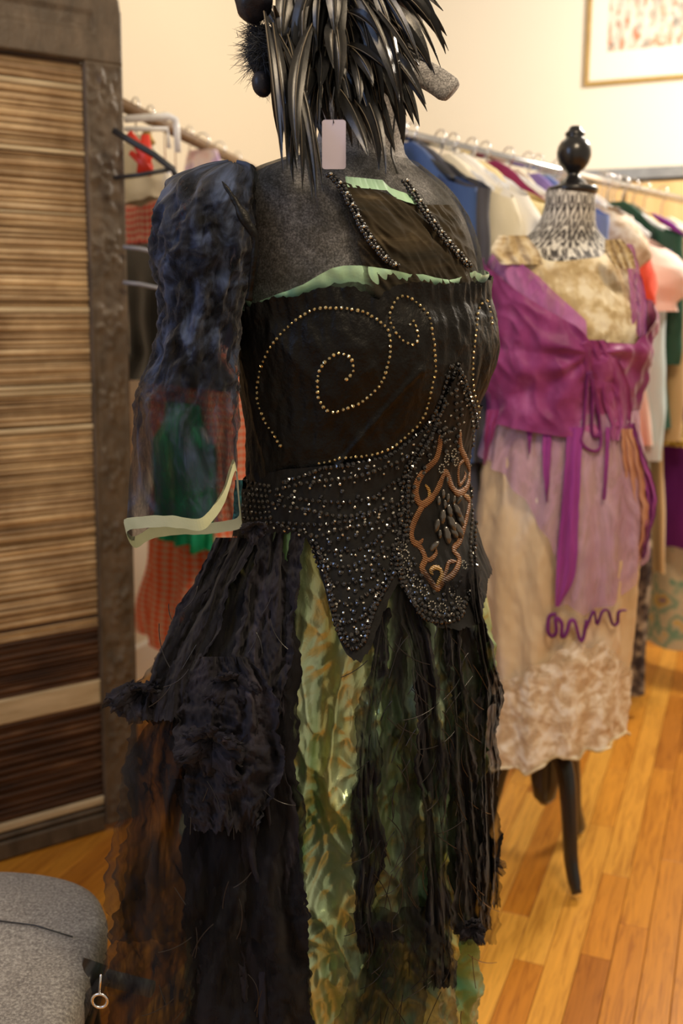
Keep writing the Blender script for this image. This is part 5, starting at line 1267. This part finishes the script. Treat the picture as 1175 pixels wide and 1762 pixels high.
pan2('peach_panel', [(738, 1068, 1088), (800, 1072, 1104), (850, 1076, 1112), (900, 1074, 1116), (950, 1070, 1106), (985, 1066, 1092), (1022, 1062, 1072)], M['peach'], lambda v: 2.07 + .03*v, .008, 3, 30, 60, 3, label='crinkled peach side panel', rag=4)
pan2('side_flounce', [(728, 1080, 1092), (770, 1084, 1104), (820, 1092, 1122), (860, 1100, 1131), (900, 1104, 1124), (930, 1104, 1116), (962, 1104, 1108)], M['plum_net'], lambda v: 2.10, .010, 3, 24, 60, 4, rag=4, label='plum net flounce falling at the right side')
pan2('side_flounce', [(705, 838, 862), (740, 834, 852), (775, 832, 842), (800, 831, 835)], M['magenta'], 2.12, .004, 2, 14, 24, 8, rag=2)
pan2('wrap_tail', [(585, 1015, 1040), (640, 1030, 1075), (690, 1038, 1086), (730, 1050, 1084), (758, 1052, 1068)], M['magenta'], None, .006, 2, 24, 40, 6, T2, .034, 2, label='loose pointed end of the velvet wrap')
pan2('shoulder_net', [(420, 1072, 1088), (460, 1078, 1100), (520, 1085, 1112), (580, 1086, 1110)], M['shoulder_net'], 2.12, .006, 2, 16, 40, 9, rag=2)
pan2('shoulder_frill', [(412, 1040, 1070), (435, 1042, 1088), (462, 1060, 1094)], M['cream_lace'], 2.07, .008, 3, 24, 20, 10, rag=2)
pan2('shoulder_frill', [(405, 858, 905), (430, 846, 925), (455, 862, 935)], M['cream_lace'], 2.08, .006, 3, 24, 20, 11, rag=2)
TB3 = T2.tree(.60, 1.50, .036)
for path in ([(1012, 640), (1008, 690), (1004, 735), (1000, 758), (1010, 772), (1026, 776), (1034, 762), (1030, 720), (1022, 680), (1014, 645)], [(1016, 640), (1020, 690), (1018, 740), (1024, 752), (1032, 742), (1028, 700), (1018, 650)]):
    mb = MB(); mb.tube(spline([cast(TB3, x, y)[0] for x, y in path], .006), .0036, 8); mb.build('tie_cord', M['plum_dark'], d2)
mb = MB(); mb.tube(spline([cast(TB3, x, y, -.008)[0] for x, y in ((1004, 588), (1010, 610), (1012, 640), (1016, 665))], .005), [.012, .011, .010, .0105, .010, .009, .0085, .008, .008, .008, .008, .008, .008, .008, .008, .008, .008, .008, .008, .008][:len(spline([cast(TB3, x, y, -.008)[0] for x, y in ((1004, 588), (1010, 610), (1012, 640), (1016, 665))], .005))], 12); mb.build('gathered_knot', M['magenta'], d2)
TS = S2.tree(.1, 1.1, .016)
for path in ([(957, 1056), (945, 1060), (943, 1085), (950, 1094), (957, 1086), (956, 1062), (966, 1072), (966, 1095), (974, 1088), (980, 1068), (988, 1069), (996, 1098), (1002, 1098), (1008, 1065), (1006, 1082), (1020, 1050), (1025, 1074), (1034, 1052), (1044, 1050), (1052, 1074), (1060, 1070), (1062, 1052), (1074, 1049)],):
    mb = MB(); mb.tube(spline([cast(TS, x, y, .004)[0] for x, y in path], .004), .0045, 8, True, .6); mb.build('ribbon_squiggle', M['purple_ribbon'], d2)
